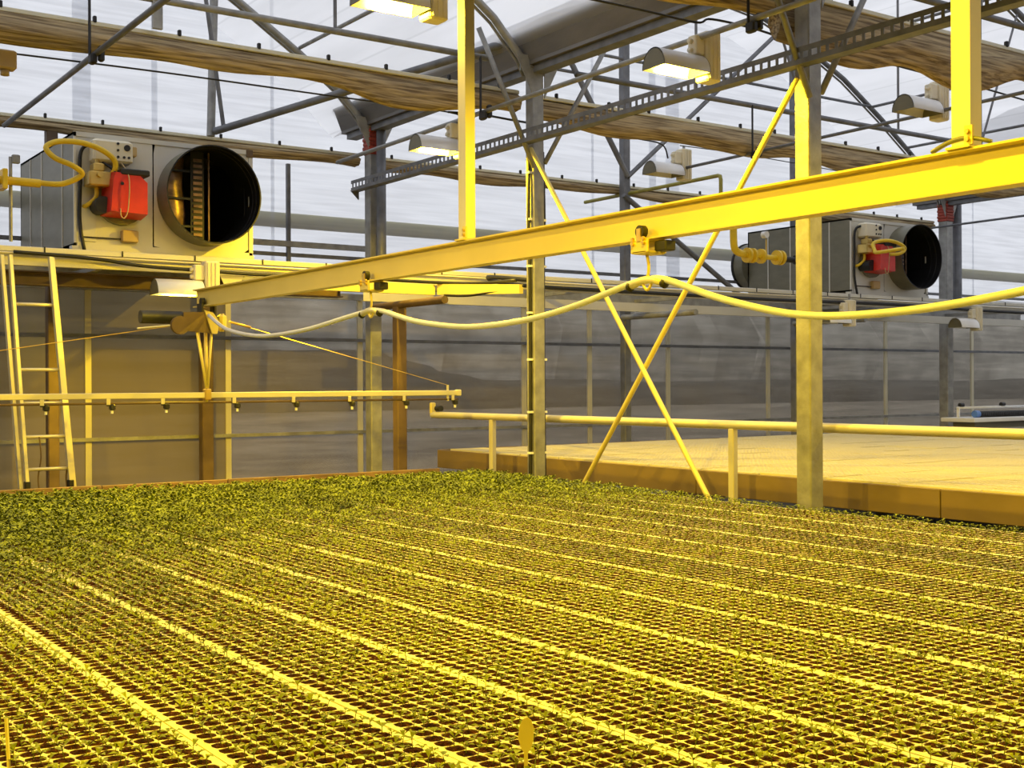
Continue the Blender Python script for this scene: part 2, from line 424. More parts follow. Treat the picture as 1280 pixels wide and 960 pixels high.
# struts and purlins, each a thing
def strut(name, p, q, r, mat, label, cat, n=8):
    return tag(smooth_by_angle(MB().tube(p, q, r, n).obj(name, mat), 40), label, cat)
P = Vector
strut('roof_strut', (4.45, 11.40, 4.07), (6.12, 8.58, 4.58), .036, 'galv_dark', 'long grey strut climbing from above the left heater to the middle column head', 'strut', 10)
strut('roof_hanger', (4.43, 11.45, 4.03), (4.47, 11.45, 5.40), .040, 'galv', 'thick grey vertical hanger above the left heater duct', 'strut', 10)
strut('roof_hanger', (4.52, 11.33, 4.06), (4.26, 11.2, 5.50), .022, 'galv_dark', 'thin dark hanger crossing the thick vertical one above the left heater', 'strut')
strut('roof_strut', (8.80, 11.37, 5.38), (9.67, 11.37, 4.11), .034, 'galv_dark', 'dark diagonal strut falling from the gutter to the dark gable column', 'strut')
strut('roof_strut', (9.67, 11.37, 4.11), (12.33, 11.37, 6.30), .030, 'galv_dark', 'dark diagonal strut rising right from the dark gable column', 'strut')
strut('roof_strut', (9.60, 11.37, 3.88), (11.60, 11.37, 2.72), .034, 'galv_dark', 'dark diagonal strut falling right behind the yellow rail to the gantry', 'strut')
strut('purlin', (5.37, 11.43, 5.03), (5.37, 2.4, 4.98), .020, 'galv', 'thin roof purlin passing just under the topmost lit lamp', 'purlin')
for k, d in enumerate((.95, 1.75, 3.0, 4.2)):
    zt = np.interp(d, [p[0] for p in PRO], [p[1] for p in PRO])
    lb = ['lowest', 'second lowest', 'third lowest', 'highest'][k]+' dark roof purlin above the switched-off lamp at the upper right'
    strut('purlin', (X2-d, 11.43, zt-.03), (X2-d, -2, zt-.03), .020, 'galv_dark', lb, 'purlin')
for x, y0, lb in ((5.67, 11.2, 'lamp support pipe with free end, carrying the two glowing lamps beside the gutter'),
                  (2.47, 11.2, 'dark lamp support pipe with free end at the upper left'),
                  (8.87, 9.9, 'lamp support pipe carrying the two switched-off grey lamps'),
                  (15.35, 11.2, 'thin pipe with free end below the yellow rail at the far right')):
    t = thing('lamp_pipe', (x, 6, 3.88), lb, 'pipe')
    part('pipe', MB().tube((x, y0, 3.86), (x, -1.5, 3.93), .021 if x < 8 else .016, 8), 'galv_dark' if x != 5.67 else 'galv', t, True)
    for y in (8.5, 5.45):
        part('clamp', MB().bbox((x-.045, y-.05, 3.80), (x+.0, y+.03, 3.87), .01).bbox((x+.01, y-.05, 3.82), (x+.05, y+.0, 3.93), .01), 'dark_metal', t)
        part('drop_rod', MB().tube((x-.04, y, 3.86), (x-.04, y, 4.33), .010, 6), 'dark_metal', t)
t = thing('drop_bar', (3.1, 8.52, 4.2), 'flat grey bar dropping to the folded curtain at the upper left', 'strut')
part('bar', MB().box((2.87, 8.50, 4.12), (2.94, 8.53, 5.6)), 'galv', t)

# perforated channel along the columns
t = thing('cable_tray', (6.05, 5, 3.68), 'perforated steel channel fixed along the column row above the yellow rail', 'cable tray')
xx = 6.05; ya, yb = 11.55, 1.0
part('channel_web', MB().box((xx-.045, yb, 3.715), (xx-.04, ya, 3.75)).box((xx-.045, yb, 3.645), (xx-.04, ya, 3.675)).box((xx-.045, yb, 3.64), (xx+.05, ya, 3.645)).box((xx+.045, yb, 3.64), (xx+.05, ya, 3.66)), 'galv_dark', t)
pm = MB(); y = yb
while y < ya: pm.box((xx-.0452, y, 3.675), (xx-.0398, y+.022, 3.715)); y += .07
tag(part('slot_bridge', pm, 'galv_dark', t), kind='stuff')
part('end_hook', MB().add([(xx-.045, ya, 3.65), (xx+.05, ya, 3.65), (xx+.05, ya+.0, 3.56), (xx-.045, ya+.02, 3.65), (xx+.05, ya+.02, 3.65), (xx+.05, ya+.02, 3.56)], [(0, 1, 2), (5, 4, 3), (0, 3, 4, 1), (1, 4, 5, 2), (2, 5, 3, 0)]), 'galv_dark', t)

# bunched shade curtains
def curtain(x0, x1, y, ztop, h0, h1, label, seed):
    r = np.random.default_rng(seed)
    t = thing('shade_curtain', ((x0+x1)/2, y, ztop), label, 'curtain')
    n = int((x1-x0)/.12); K = 22; vs = []
    lo = np.convolve(r.normal(size=n+30), np.hanning(15)/2.4, 'same')[:n+1]
    ph = r.uniform(0, 6, 4)
    for i in range(n+1):
        u = i/n; x = x0+(x1-x0)*u
        H = (h0+(h1-h0)*u)*(1+.24*lo[i]); w = .075+.02*sin(x*1.3+ph[0])
        zc = ztop-.03-H/2
        for k in range(K):
            a = 2*pi*k/K
            rr = 1+.08*sin(5*a+ph[1]+x*.7)+.06*sin(9*a+ph[2]-x*1.1)
            vs.append((x, y+cos(a)*w*rr, zc+sin(a)*H/2*rr))
    fs = [(i*K+k, i*K+(k+1) % K, (i+1)*K+(k+1) % K, (i+1)*K+k) for i in range(n) for k in range(K)]
    fs += [tuple(range(K)), tuple(range((n+1)*K-1, n*K-1, -1))]
    part('folded_cloth', MB().add(vs, fs), 'shade_cloth', t, True)
    part('carrier_profile', MB().bbox((x0, y-.05, ztop-.035), (x1, y+.02, ztop+.0), .006), 'alu', t)
    x = x0+.2
    while x < x1-.1:
        part('clip', MB().bbox((x-.012, y-.06, ztop-.01), (x+.012, y-.03, ztop+.035), .004), 'black_rubber', t)
        x += .55+r.uniform(-.08, .08)
curtain(1.1, 6.10, 8.65, 4.13, .17, .22, 'thick tan folded curtain crossing the upper left, above the left heater', 1)
curtain(6.30, 15.9, 8.65, 4.12, .20, .24, 'tan folded curtain crossing behind the glowing upper right lamp', 2)
curtain(1.1, 6.10, 11.6, 4.05, .08, .13, 'thin folded curtain just above the left heater', 3)
curtain(6.30, 15.9, 11.6, 4.04, .12, .12, 'thin folded curtain above the right heater', 4)
curtain(X1-4, 6.0, 5.62, 4.20, .24, .26, 'folded curtain outside the frame top, left of the nearest column', 5)
curtain(6.05, 15.9, 5.62, 4.20, .27, .30, 'largest tan folded curtain at the upper right, in front of the nearest column', 6)

t = thing('daylight_blocker', (1.3, 0, 4.24), 'added unseen sheet blocking daylight over the near part of the bed, out of the picture', 'curtain')  # unseen sheet added to keep daylight off the near bed
vs = []; nn = 60
for i in range(nn+1):
    y = YF+.05+(5.30-YF-.05)*i/nn
    for x in (X0+.25, X1-.25): vs.append((x, y, 4.225+(.015 if i % 2 else -.015)))
part('cloth', MB().add(vs, [(2*i, 2*i+1, 2*i+3, 2*i+2) for i in range(nn)]), 'blocker_cloth', t)

# ------------------------------------------------------------------ sodium lamps
BULBS = []
def sodium_lamp(x, y, z, lit, label, small=False, hang=None, group=None):
    """ballast box on the +X side, half-round reflector reaching to -X; z = centre of ballast"""
    t = thing('grow_lamp', (x, y, z), label, 'lamp', group)
    pale = 'cream_plastic'
    mb = MB().bbox((x, y-.06, z-.165), (x+.13, y+.06, z+.165), .01)
    for k in range(3): mb.box((x+.02+k*.035, y-.068, z-.15), (x+.03+k*.035, y-.06, z+.15))
    part('ballast_box', mb, pale, t)
    part('terminal_box', MB().bbox((x-.085, y-.04, z+.0), (x, y+.04, z+.13), .008), pale, t)
    for k in range(2): part('cable_gland', MB().tube((x-.11, y, z+.03+.06*k), (x-.085, y, z+.03+.06*k), .018, 8), 'cream_plastic', t, True)
    # reflector: half-round shell from x-.44 to x-.04, open underneath
    zc = z-.13; xs0, xs1 = x-.42, x-.02; K = 14; vs = []
    for xx in (xs0, xs1):
        for rr in (.105, .099):
            for k in range(K+1):
                a = pi*k/K; vs.append((xx, y+cos(a)*rr*1.05, zc+sin(a)*rr*1.25))
    n = K+1; fs = []
    for k in range(K):
        fs += [(k, k+1, 2*n+k+1, 2*n+k), (n+k+1, n+k, 3*n+k, 3*n+k+1)]
    for k in range(K): fs += [(k+1, k, n+k, n+k+1)]
    part('reflector', MB().add(vs, fs), 'reflector', t, True)
    for xx, nm in ((xs0, 'end_cap'), (xs1, 'end_cap')):
        cv = [(xx, y+cos(pi*k/K)*.105*1.05, zc+sin(pi*k/K)*.105*1.25) for k in range(K+1)]+[(xx+.004, y+cos(pi*k/K)*.105*1.05, zc+sin(pi*k/K)*.105*1.25) for k in range(K+1)]
        cf = [tuple(range(K+1)), tuple(range(2*K+1, K, -1))]
        part(nm, MB().add(cv, cf), 'panel_steel', t)
    part('bulb', MB().path([(xs0+.07, y, zc+.078), (xs0+.09, y, zc+.078), (xs1-.06, y, zc+.078), (xs1-.03, y, zc+.078)], .022, 10), 'bulb_glow' if lit else 'white_plastic', t, True)
    part('bulb_socket', MB().tube((xs1-.04, y, zc+.078), (xs1, y, zc+.078), .03, 10), 'white_plastic', t, True)
    if hang is not None:
        part('bracket', MB().box((x+.055, y-.01, z+.165), (x+.075, y+.01, hang)), 'galv', t)
    if lit:
        L = bpy.data.lights.new('sodium_light', 'POINT'); L.energy = LAMP_W*(lit if lit is not True else 1); L.color = SODIUM; L.shadow_soft_size = .02
        lo = bpy.data.objects.new('sodium_light', L); COL.objects.link(lo); lo.parent = t
        lo.location = (-.22, 0, -.13+.030)
    return t
simple('reflector', (.82, .82, .82), .35, .25, .03)
sodium_lamp(5.68, 8.95, 3.72, True, 'glowing lamp hanging between the red-wrapped column and the yellow hanger', hang=3.88)
sodium_lamp(5.70, 5.95, 3.77, True, 'brightest glowing lamp at the upper right of centre, under the gutter', hang=3.9)
sodium_lamp(3.62, 6.05, 3.86, True, 'glowing lamp cut by the top edge of the picture', hang=4.3)
sodium_lamp(8.83, 9.55, 3.90, False, 'small switched-off grey lamp over the middle of the yellow rail', hang=4.1)
sodium_lamp(8.87, 6.44, 3.98, False, 'large switched-off grey lamp at the upper right, behind the curtain', hang=4.2)
sodium_lamp(3.80, 10.02, 2.49, .7, 'lit lamp under the gantry at the left end of the yellow rail', hang=2.66)
sodium_lamp(12.12, 10.1, 2.46, False, 'white switched-off lamp under the right heater, half behind the nearest column', hang=2.7)
sodium_lamp(14.75, 10.1, 2.46, False, 'white switched-off lamp hanging under the gantry at the far right', hang=2.6)
for (x, y) in ((2.5, 2.9), (0.2, 5.9), (5.7, 2.6), (2.5, -.2), (0.0, 2.6), (8.9, 2.4)):
    sodium_lamp(x, y, 3.77, True, 'lit lamp of the rows hanging above the near trays, out of the picture', hang=3.9, group='lamps over the near crop')

def wire(name, pts, r, mat, label, cat='cable', sub=6):
    return tag(MB().path(curve(pts, sub), r, 6).obj(name, mat, smooth=True), label, cat)
wire('lamp_cable', [onY(0, 65, 8.9), onY(200, 90, 8.9), onY(400, 118, 8.9), onY(560, 140, 8.9), onY(575, 150, 8.9)], .007, 'black_rubber', 'thin black wire crossing above the left heater towards the glowing lamp')
wire('lamp_cable', [onY(720, -5, 5.9), onY(800, 12, 5.9), onY(870, 28, 5.9), onY(890, 24, 5.9), onY(950, 38, 5.9), onY(1003, 58, 5.55)], .008, 'black_rubber', 'black cable looping over the brightest lamp to the nearest column')
wire('lamp_cable', [onY(1045, 62, 6.4), onY(1080, 72, 6.4), onY(1120, 82, 6.4), onY(1158, 92, 6.4), onY(1200, 102, 6.4), onY(1280, 125, 6.4)], .008, 'black_rubber', 'black cable running over the large switched-off lamp')
wire('lamp_cable', [onY(560, 140, 8.9), onY(600, 143, 8.9), onY(640, 150, 8.9), onY(663, 154, 8.6)], .010, 'black_rubber', 'black cable from the left glowing lamp to the middle column')
wire('lamp_cable', [(6.25, 8.6, 3.75), onY(711, 160, 9.4), onY(760, 168, 9.4), onY(800, 174, 9.4), onY(828, 181, 9.4), onY(835, 198, 9.4)], .008, 'black_rubber', 'black cable from the middle column to the small switched-off lamp')
wire('support_wire', [onY(850, 182, 9.4), onY(930, 193, 9.4), onY(1060, 216, 9.4)], .005, 'black_rubber', 'thin wire leaving the small switched-off lamp to the right', 'wire')
t = thing('motor_box', tuple(onY(5, 80, 8.9)), 'small tan box hanging from the thin wire at the left picture edge', 'box')
c = onY(6, 78, 8.9)
part('box', MB().bbox((c.x-.09, c.y-.05, c.z-.05), (c.x+.07, c.y+.05, c.z+.08), .01), 'tan_box', t)
part('nipple', MB().tube((c.x, c.y, c.z-.09), (c.x, c.y, c.z-.05), .03, 8), 'tan_box', t, True)

# ------------------------------------------------------------------ monorail, hangers, hose
XR, ZB, ZTOP = 3.5, 2.215, 2.355
YE = 9.35
t = thing('monorail_beam', (XR, 4, ZB), 'long yellow-lit steel rail beam crossing the whole picture', 'beam')
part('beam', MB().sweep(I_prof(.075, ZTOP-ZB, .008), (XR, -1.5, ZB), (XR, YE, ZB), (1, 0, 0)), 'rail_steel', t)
for k, y in enumerate((5.42, 2.42)):
    t = thing('rail_hanger', (XR, y, ZTOP), ['yellow-lit hanger profile left of centre, from the roof to the rail', 'wide yellow-lit hanger profile at the right, from the roof to the rail'][k], 'hanger')
    w = .035
    pr = [(-w, -.03), (w, -.03), (w, .03), (w-.012, .03), (w-.012, .02), (w-.006, .02), (w-.006, -.024), (-w+.006, -.024), (-w+.006, .02), (-w+.012, .02), (-w+.012, .03), (-w, .03)]
    vs = [(XR+b, y+a, z) for z in (ZTOP+.005, 4.33) for a, b in pr]; n = len(pr)
    part('profile', MB().add(vs, [(i, (i+1) % n, n+(i+1) % n, n+i) for i in range(n)]+[tuple(range(n-1, -1, -1)), tuple(range(n, 2*n))]), 'alu', t)
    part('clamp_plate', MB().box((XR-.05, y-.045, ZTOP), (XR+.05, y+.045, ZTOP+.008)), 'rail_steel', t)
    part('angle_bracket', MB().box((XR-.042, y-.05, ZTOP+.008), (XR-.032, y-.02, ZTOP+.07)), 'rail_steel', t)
    for z in (.025, .05): part('bolt', MB().tube((XR-.052, y-.035, ZTOP+z), (XR-.042, y-.035, ZTOP+z), .008, 6), 'brass', t)
    if k == 1: part('saddle', MB().path([(XR-.03, y+.11-.22*i/8, ZTOP+.006+.028*sin(pi*i/8)) for i in range(9)], .008, 6), 'galv_dark', t, True)

def trolley(y, label, big):
    t = thing('hose_trolley', (XR, y, ZB), label, 'trolley')
    x = XR-.045
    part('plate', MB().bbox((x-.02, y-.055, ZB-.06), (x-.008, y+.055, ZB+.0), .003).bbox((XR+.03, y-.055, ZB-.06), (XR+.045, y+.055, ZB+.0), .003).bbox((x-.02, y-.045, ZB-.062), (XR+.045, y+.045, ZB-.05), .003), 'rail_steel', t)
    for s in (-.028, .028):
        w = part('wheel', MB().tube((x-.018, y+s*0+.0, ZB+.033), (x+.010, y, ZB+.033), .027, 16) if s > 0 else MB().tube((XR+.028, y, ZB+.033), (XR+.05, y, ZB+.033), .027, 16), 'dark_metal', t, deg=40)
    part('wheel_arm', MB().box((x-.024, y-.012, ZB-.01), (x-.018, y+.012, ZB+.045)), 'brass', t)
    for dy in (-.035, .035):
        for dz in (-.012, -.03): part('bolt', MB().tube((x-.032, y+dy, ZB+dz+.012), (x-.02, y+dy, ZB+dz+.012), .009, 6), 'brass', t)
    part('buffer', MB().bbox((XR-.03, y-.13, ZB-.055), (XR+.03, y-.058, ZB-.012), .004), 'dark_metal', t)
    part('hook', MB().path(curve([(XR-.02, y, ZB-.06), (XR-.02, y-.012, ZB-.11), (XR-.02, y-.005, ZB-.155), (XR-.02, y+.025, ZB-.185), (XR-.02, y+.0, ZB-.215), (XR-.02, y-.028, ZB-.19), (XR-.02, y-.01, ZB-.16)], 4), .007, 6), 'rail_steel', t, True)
trolley(6.45, 'wheeled trolley on the rail, the left one of two carrying the hose', 0)
trolley(3.97, 'wheeled trolley on the rail, the right one near the centre, carrying the hose', 1)
hx = XR-.02
hp = [(hx, 9.05, 2.14), (hx, 8.7, 2.02), (hx, 8.2, 1.955), (hx, 7.8, 1.945), (hx, 7.3, 1.965), (hx, 6.8, 2.012), (hx, 6.55, 2.035), (hx, 6.45, 2.042), (hx, 6.3, 2.03),
      (hx, 5.9, 1.95), (hx, 5.38, 1.90), (hx, 4.9, 1.91), (hx, 4.5, 1.955), (hx, 4.1, 2.03), (hx, 3.97, 2.043), (hx, 3.85, 2.035), (hx, 3.5, 1.93), (hx, 3.1, 1.85), (hx, 2.7, 1.84), (hx, 2.3, 1.87), (hx, 1.9, 1.93), (hx, 1.4, 2.04), (hx, .9, 2.02)]
t = thing('feed_hose', (XR, 4, 2.0), 'white plastic hose slung in long loops under the yellow rail', 'hose')
part('tube', MB().path(curve(hp, 6), .0145, 10), 'hose_white', t, True)
for y in (6.45, 3.97):
    part('sleeve', MB().path([(hx, y+.10, 2.026), (hx, y+.04, 2.041), (hx, y, 2.044), (hx, y-.05, 2.040), (hx, y-.10, 2.026)], .0175, 10), 'panel_pale', t, True)
    for dy in (-.11, .11): part('hose_clamp', MB().tube((hx, y+dy-.008, 2.018), (hx, y+dy+.008, 2.024), .021, 10), 'dark_metal', t, True)

# ------------------------------------------------------------------ irrigation boom
YM, ZM = 9.15, 1.525
t = thing('irrigation_boom', (XR, YM, ZM), 'horizontal yellow-lit spray boom with nozzles hanging over the seedlings', 'irrigation boom')
part('boom_tube', MB().bbox((1.0, YM-.016, ZM-.022), (5.80, YM+.016, ZM+.022), .004), 'alu', t)
part('end_block', MB().bbox((5.78, YM-.022, ZM-.028), (5.83, YM+.022, ZM+.028), .006).box((5.69, YM-.008, ZM-.07), (5.705, YM+.008, ZM+.07)), 'alu', t)
part('feed_pipe', MB().tube((1.0, YM, ZM-.055), (5.80, YM, ZM-.055), .009, 8), 'brown_paint', t, True)
for px in (-28, 52, 135, 203, 292, 366, 436, 504, 565):
    xx = onY(px, 500, YM).x
    nz_ = part('nozzle', MB().bbox((xx-.012, YM-.02, ZM-.075), (xx+.012, YM+.0, ZM-.022), .003).bbox((xx+.01, YM-.03, ZM-.105), (xx+.05, YM+.02, ZM-.06), .008), 'dark_metal', t)
    part('nozzle_clip', MB().bbox((xx-.018, YM-.024, ZM-.065), (xx+.012, YM-.018, ZM-.02), .002), 'alu', nz_)
    part('spray_tip', MB().tube((xx+.028, YM-.005, ZM-.13), (xx+.028, YM-.005, ZM-.105), .010, 8), 'white_plastic', nz_)
for dx, dy in ((-.10, -.05), (.07, -.05), (-.02, .07)):
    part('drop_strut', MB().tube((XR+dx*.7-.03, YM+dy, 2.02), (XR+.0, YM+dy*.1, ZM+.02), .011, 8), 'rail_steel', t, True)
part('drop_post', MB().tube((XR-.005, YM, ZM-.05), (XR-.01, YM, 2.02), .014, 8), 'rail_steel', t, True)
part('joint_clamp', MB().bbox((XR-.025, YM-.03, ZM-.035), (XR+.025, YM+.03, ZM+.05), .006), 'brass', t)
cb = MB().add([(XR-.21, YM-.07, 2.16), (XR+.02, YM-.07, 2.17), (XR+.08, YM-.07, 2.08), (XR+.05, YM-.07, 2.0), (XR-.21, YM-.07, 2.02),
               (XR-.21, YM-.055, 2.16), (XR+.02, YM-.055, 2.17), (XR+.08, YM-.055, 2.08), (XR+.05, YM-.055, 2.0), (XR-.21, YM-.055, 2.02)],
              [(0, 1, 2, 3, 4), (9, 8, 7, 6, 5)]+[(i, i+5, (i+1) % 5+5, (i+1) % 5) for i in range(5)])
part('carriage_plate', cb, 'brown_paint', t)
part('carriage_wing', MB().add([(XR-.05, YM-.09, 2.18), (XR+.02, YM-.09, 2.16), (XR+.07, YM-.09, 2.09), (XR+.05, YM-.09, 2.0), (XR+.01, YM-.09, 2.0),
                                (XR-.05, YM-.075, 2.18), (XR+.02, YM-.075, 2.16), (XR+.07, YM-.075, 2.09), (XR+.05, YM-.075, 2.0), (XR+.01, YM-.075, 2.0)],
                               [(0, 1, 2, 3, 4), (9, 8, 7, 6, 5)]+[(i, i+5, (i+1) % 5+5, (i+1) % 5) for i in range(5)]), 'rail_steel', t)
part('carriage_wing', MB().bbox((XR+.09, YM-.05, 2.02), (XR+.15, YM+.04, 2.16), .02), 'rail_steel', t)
part('drive_motor', MB().tube((XR-.52, YM, 2.12), (XR-.2, YM, 2.12), .05, 14), 'dark_metal', t, deg=40)
part('gear_hub', MB().tube((XR-.24, YM-.09, 2.06), (XR-.24, YM-.05, 2.06), .07, 16), 'brown_paint', t, deg=40)
part('guy_arm', MB().tube((XR-.56, YM-.05, 2.03), (XR-.2, YM-.05, 2.07), .007, 6), 'alu', t)
part('turnbuckle', MB().tube((XR+.19, YM, 2.10), (XR+.36, YM, 2.06), .010, 8), 'brass', t, True)
part('guy_wire', MB().tube((XR+.18, YM, 2.10), (5.69, YM, ZM+.07), .003, 5), 'brass', t)
part('guy_wire', MB().tube((XR-.2, YM, 2.07), (1.2, YM, ZM+.2), .003, 5), 'brass', t)
part('carriage_wheel', MB().tube((XR-.05, YM, ZB+.035), (XR-.02, YM, ZB+.035), .03, 14), 'dark_metal', t, deg=40)
part('carriage_frame', MB().box((XR-.06, YM-.05, 2.1), (XR-.045, YM+.05, ZB+.02)).box((XR+.045, YM-.05, 2.1), (XR+.06, YM+.05, ZB+.02)).box((XR-.06, YM-.05, 2.1), (XR+.06, YM+.05, 2.115)), 'dark_metal', t)

# ------------------------------------------------------------------ gantry with cables
YG = 10.2
t = thing('heater_gantry', (8, YG, 2.6), 'long steel gantry of channels carrying both heaters across the back', 'gantry')
part('front_channel', MB().sweep(C_prof(.06, .09, .006), (1.0, YG, 2.565), (17.5, YG, 2.565), (0, 1, 0)), 'panel_pale', t)
part('cable_duct', MB().bbox((1.0, YG-.05, 2.665), (17.5, YG+.03, 2.71), .005), 'panel_pale', t)
part('rear_channel', MB().sweep(C_prof(.06, .12, .006), (1.0, 11.15, 2.55), (17.5, 11.15, 2.55), (0, 1, 0)), 'galv', t)
part('lower_beam', MB().sweep(I_prof(.12, .12, .01), (1.0, 10.62, 2.44), (5.4, 10.62, 2.44), (0, 1, 0)), 'brown_paint', t)
part('lower_beam', MB().sweep(C_prof(.06, .10, .006), (5.8, 10.9, 2.44), (17.5, 10.9, 2.44), (0, 1, 0)), 'panel_pale', t)
for x in (1.6, 3.0, 4.25, 5.4, 6.6, 8.0, 9.6, 11.2, 12.6, 14.0, 15.6):
    part('cross_member', MB().box((x-.025, YG+.06, 2.56), (x+.025, 11.15, 2.60)), 'galv', t)
for x in np.arange(1.3, 17, .62):
    part('duct_clip', MB().box((x-.006, YG-.055, 2.668), (x+.006, YG-.048, 2.715)), 'black_rubber', t)
part('foot_bracket', MB().add([(4.0, YG-.05, 2.56), (4.22, YG-.05, 2.56), (4.17, YG-.05, 2.44), (4.06, YG-.05, 2.44), (4.0, YG-.04, 2.56), (4.22, YG-.04, 2.56), (4.17, YG-.04, 2.44), (4.06, YG-.04, 2.44)],
     [(0, 1, 2, 3), (7, 6, 5, 4), (0, 4, 5, 1), (1, 5, 6, 2), (2, 6, 7, 3), (3, 7, 4, 0)]), 'panel_pale', t)
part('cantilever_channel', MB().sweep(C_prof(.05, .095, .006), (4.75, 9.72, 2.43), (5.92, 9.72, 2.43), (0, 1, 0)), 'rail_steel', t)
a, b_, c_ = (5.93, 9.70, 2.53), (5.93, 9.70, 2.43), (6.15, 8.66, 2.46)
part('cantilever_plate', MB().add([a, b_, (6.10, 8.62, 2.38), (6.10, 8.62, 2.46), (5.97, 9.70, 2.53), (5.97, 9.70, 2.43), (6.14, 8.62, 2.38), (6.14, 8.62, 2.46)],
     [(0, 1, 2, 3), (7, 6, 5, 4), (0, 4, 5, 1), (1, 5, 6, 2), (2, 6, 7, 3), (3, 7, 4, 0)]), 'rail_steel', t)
for x, y0, y1 in ((5.6, 10.3, 9.03), (9.6, 11.4, 10.12), (12.62, 11.4, 10.2)):
    part('support_pipe', MB().tube((x, y0, 2.335 if x < 6 else 2.40), (x, y1, 2.335 if x < 6 else 2.40), .035, 12), 'brown_paint' if x < 6 else 'galv', t, deg=40)
def cable_run(pts, r, lb, mat='black_rubber'):
    return wire('cable', pts, r, mat, lb)
cable_run([(2.3, YG-.07, 2.66), (2.9, YG-.07, 2.64), (3.3, YG-.08, 2.60), (3.8, YG-.08, 2.585), (4.4, YG-.08, 2.575), (5.0, YG-.08, 2.60), (5.6, YG-.1, 2.585), (6.05, YG-.8, 2.52), (6.12, 8.7, 2.50)], .016, 'thick black cable sagging along the gantry under the left heater')
cable_run([(6.3, 8.62, 2.50), (6.5, YG-.5, 2.62), (7.2, YG-.07, 2.60), (9.0, YG-.07, 2.59), (11.0, YG-.07, 2.585), (13.0, YG-.07, 2.60), (15, YG-.07, 2.58), (17.4, YG-.07, 2.58)], .022, 'thick black cable bundle along the gantry right of the middle column')
cable_run([(1.1, YG-.06, 2.655), (3, YG-.06, 2.652), (5, YG-.06, 2.645), (6.2, YG-.2, 2.64), (9, YG-.06, 2.64), (13, YG-.06, 2.645), (17.4, YG-.06, 2.64)], .008, 'thin pale cable clipped along the gantry front', 'cream_plastic')
cable_run([(5.95, 9.6, 2.42), (6.0, 9.3, 2.40), (6.05, 9.0, 2.41), (6.1, 8.75, 2.42), (6.14, 8.62, 2.45)], .013, 'short black cable tied under the tapered bracket beside the middle column')

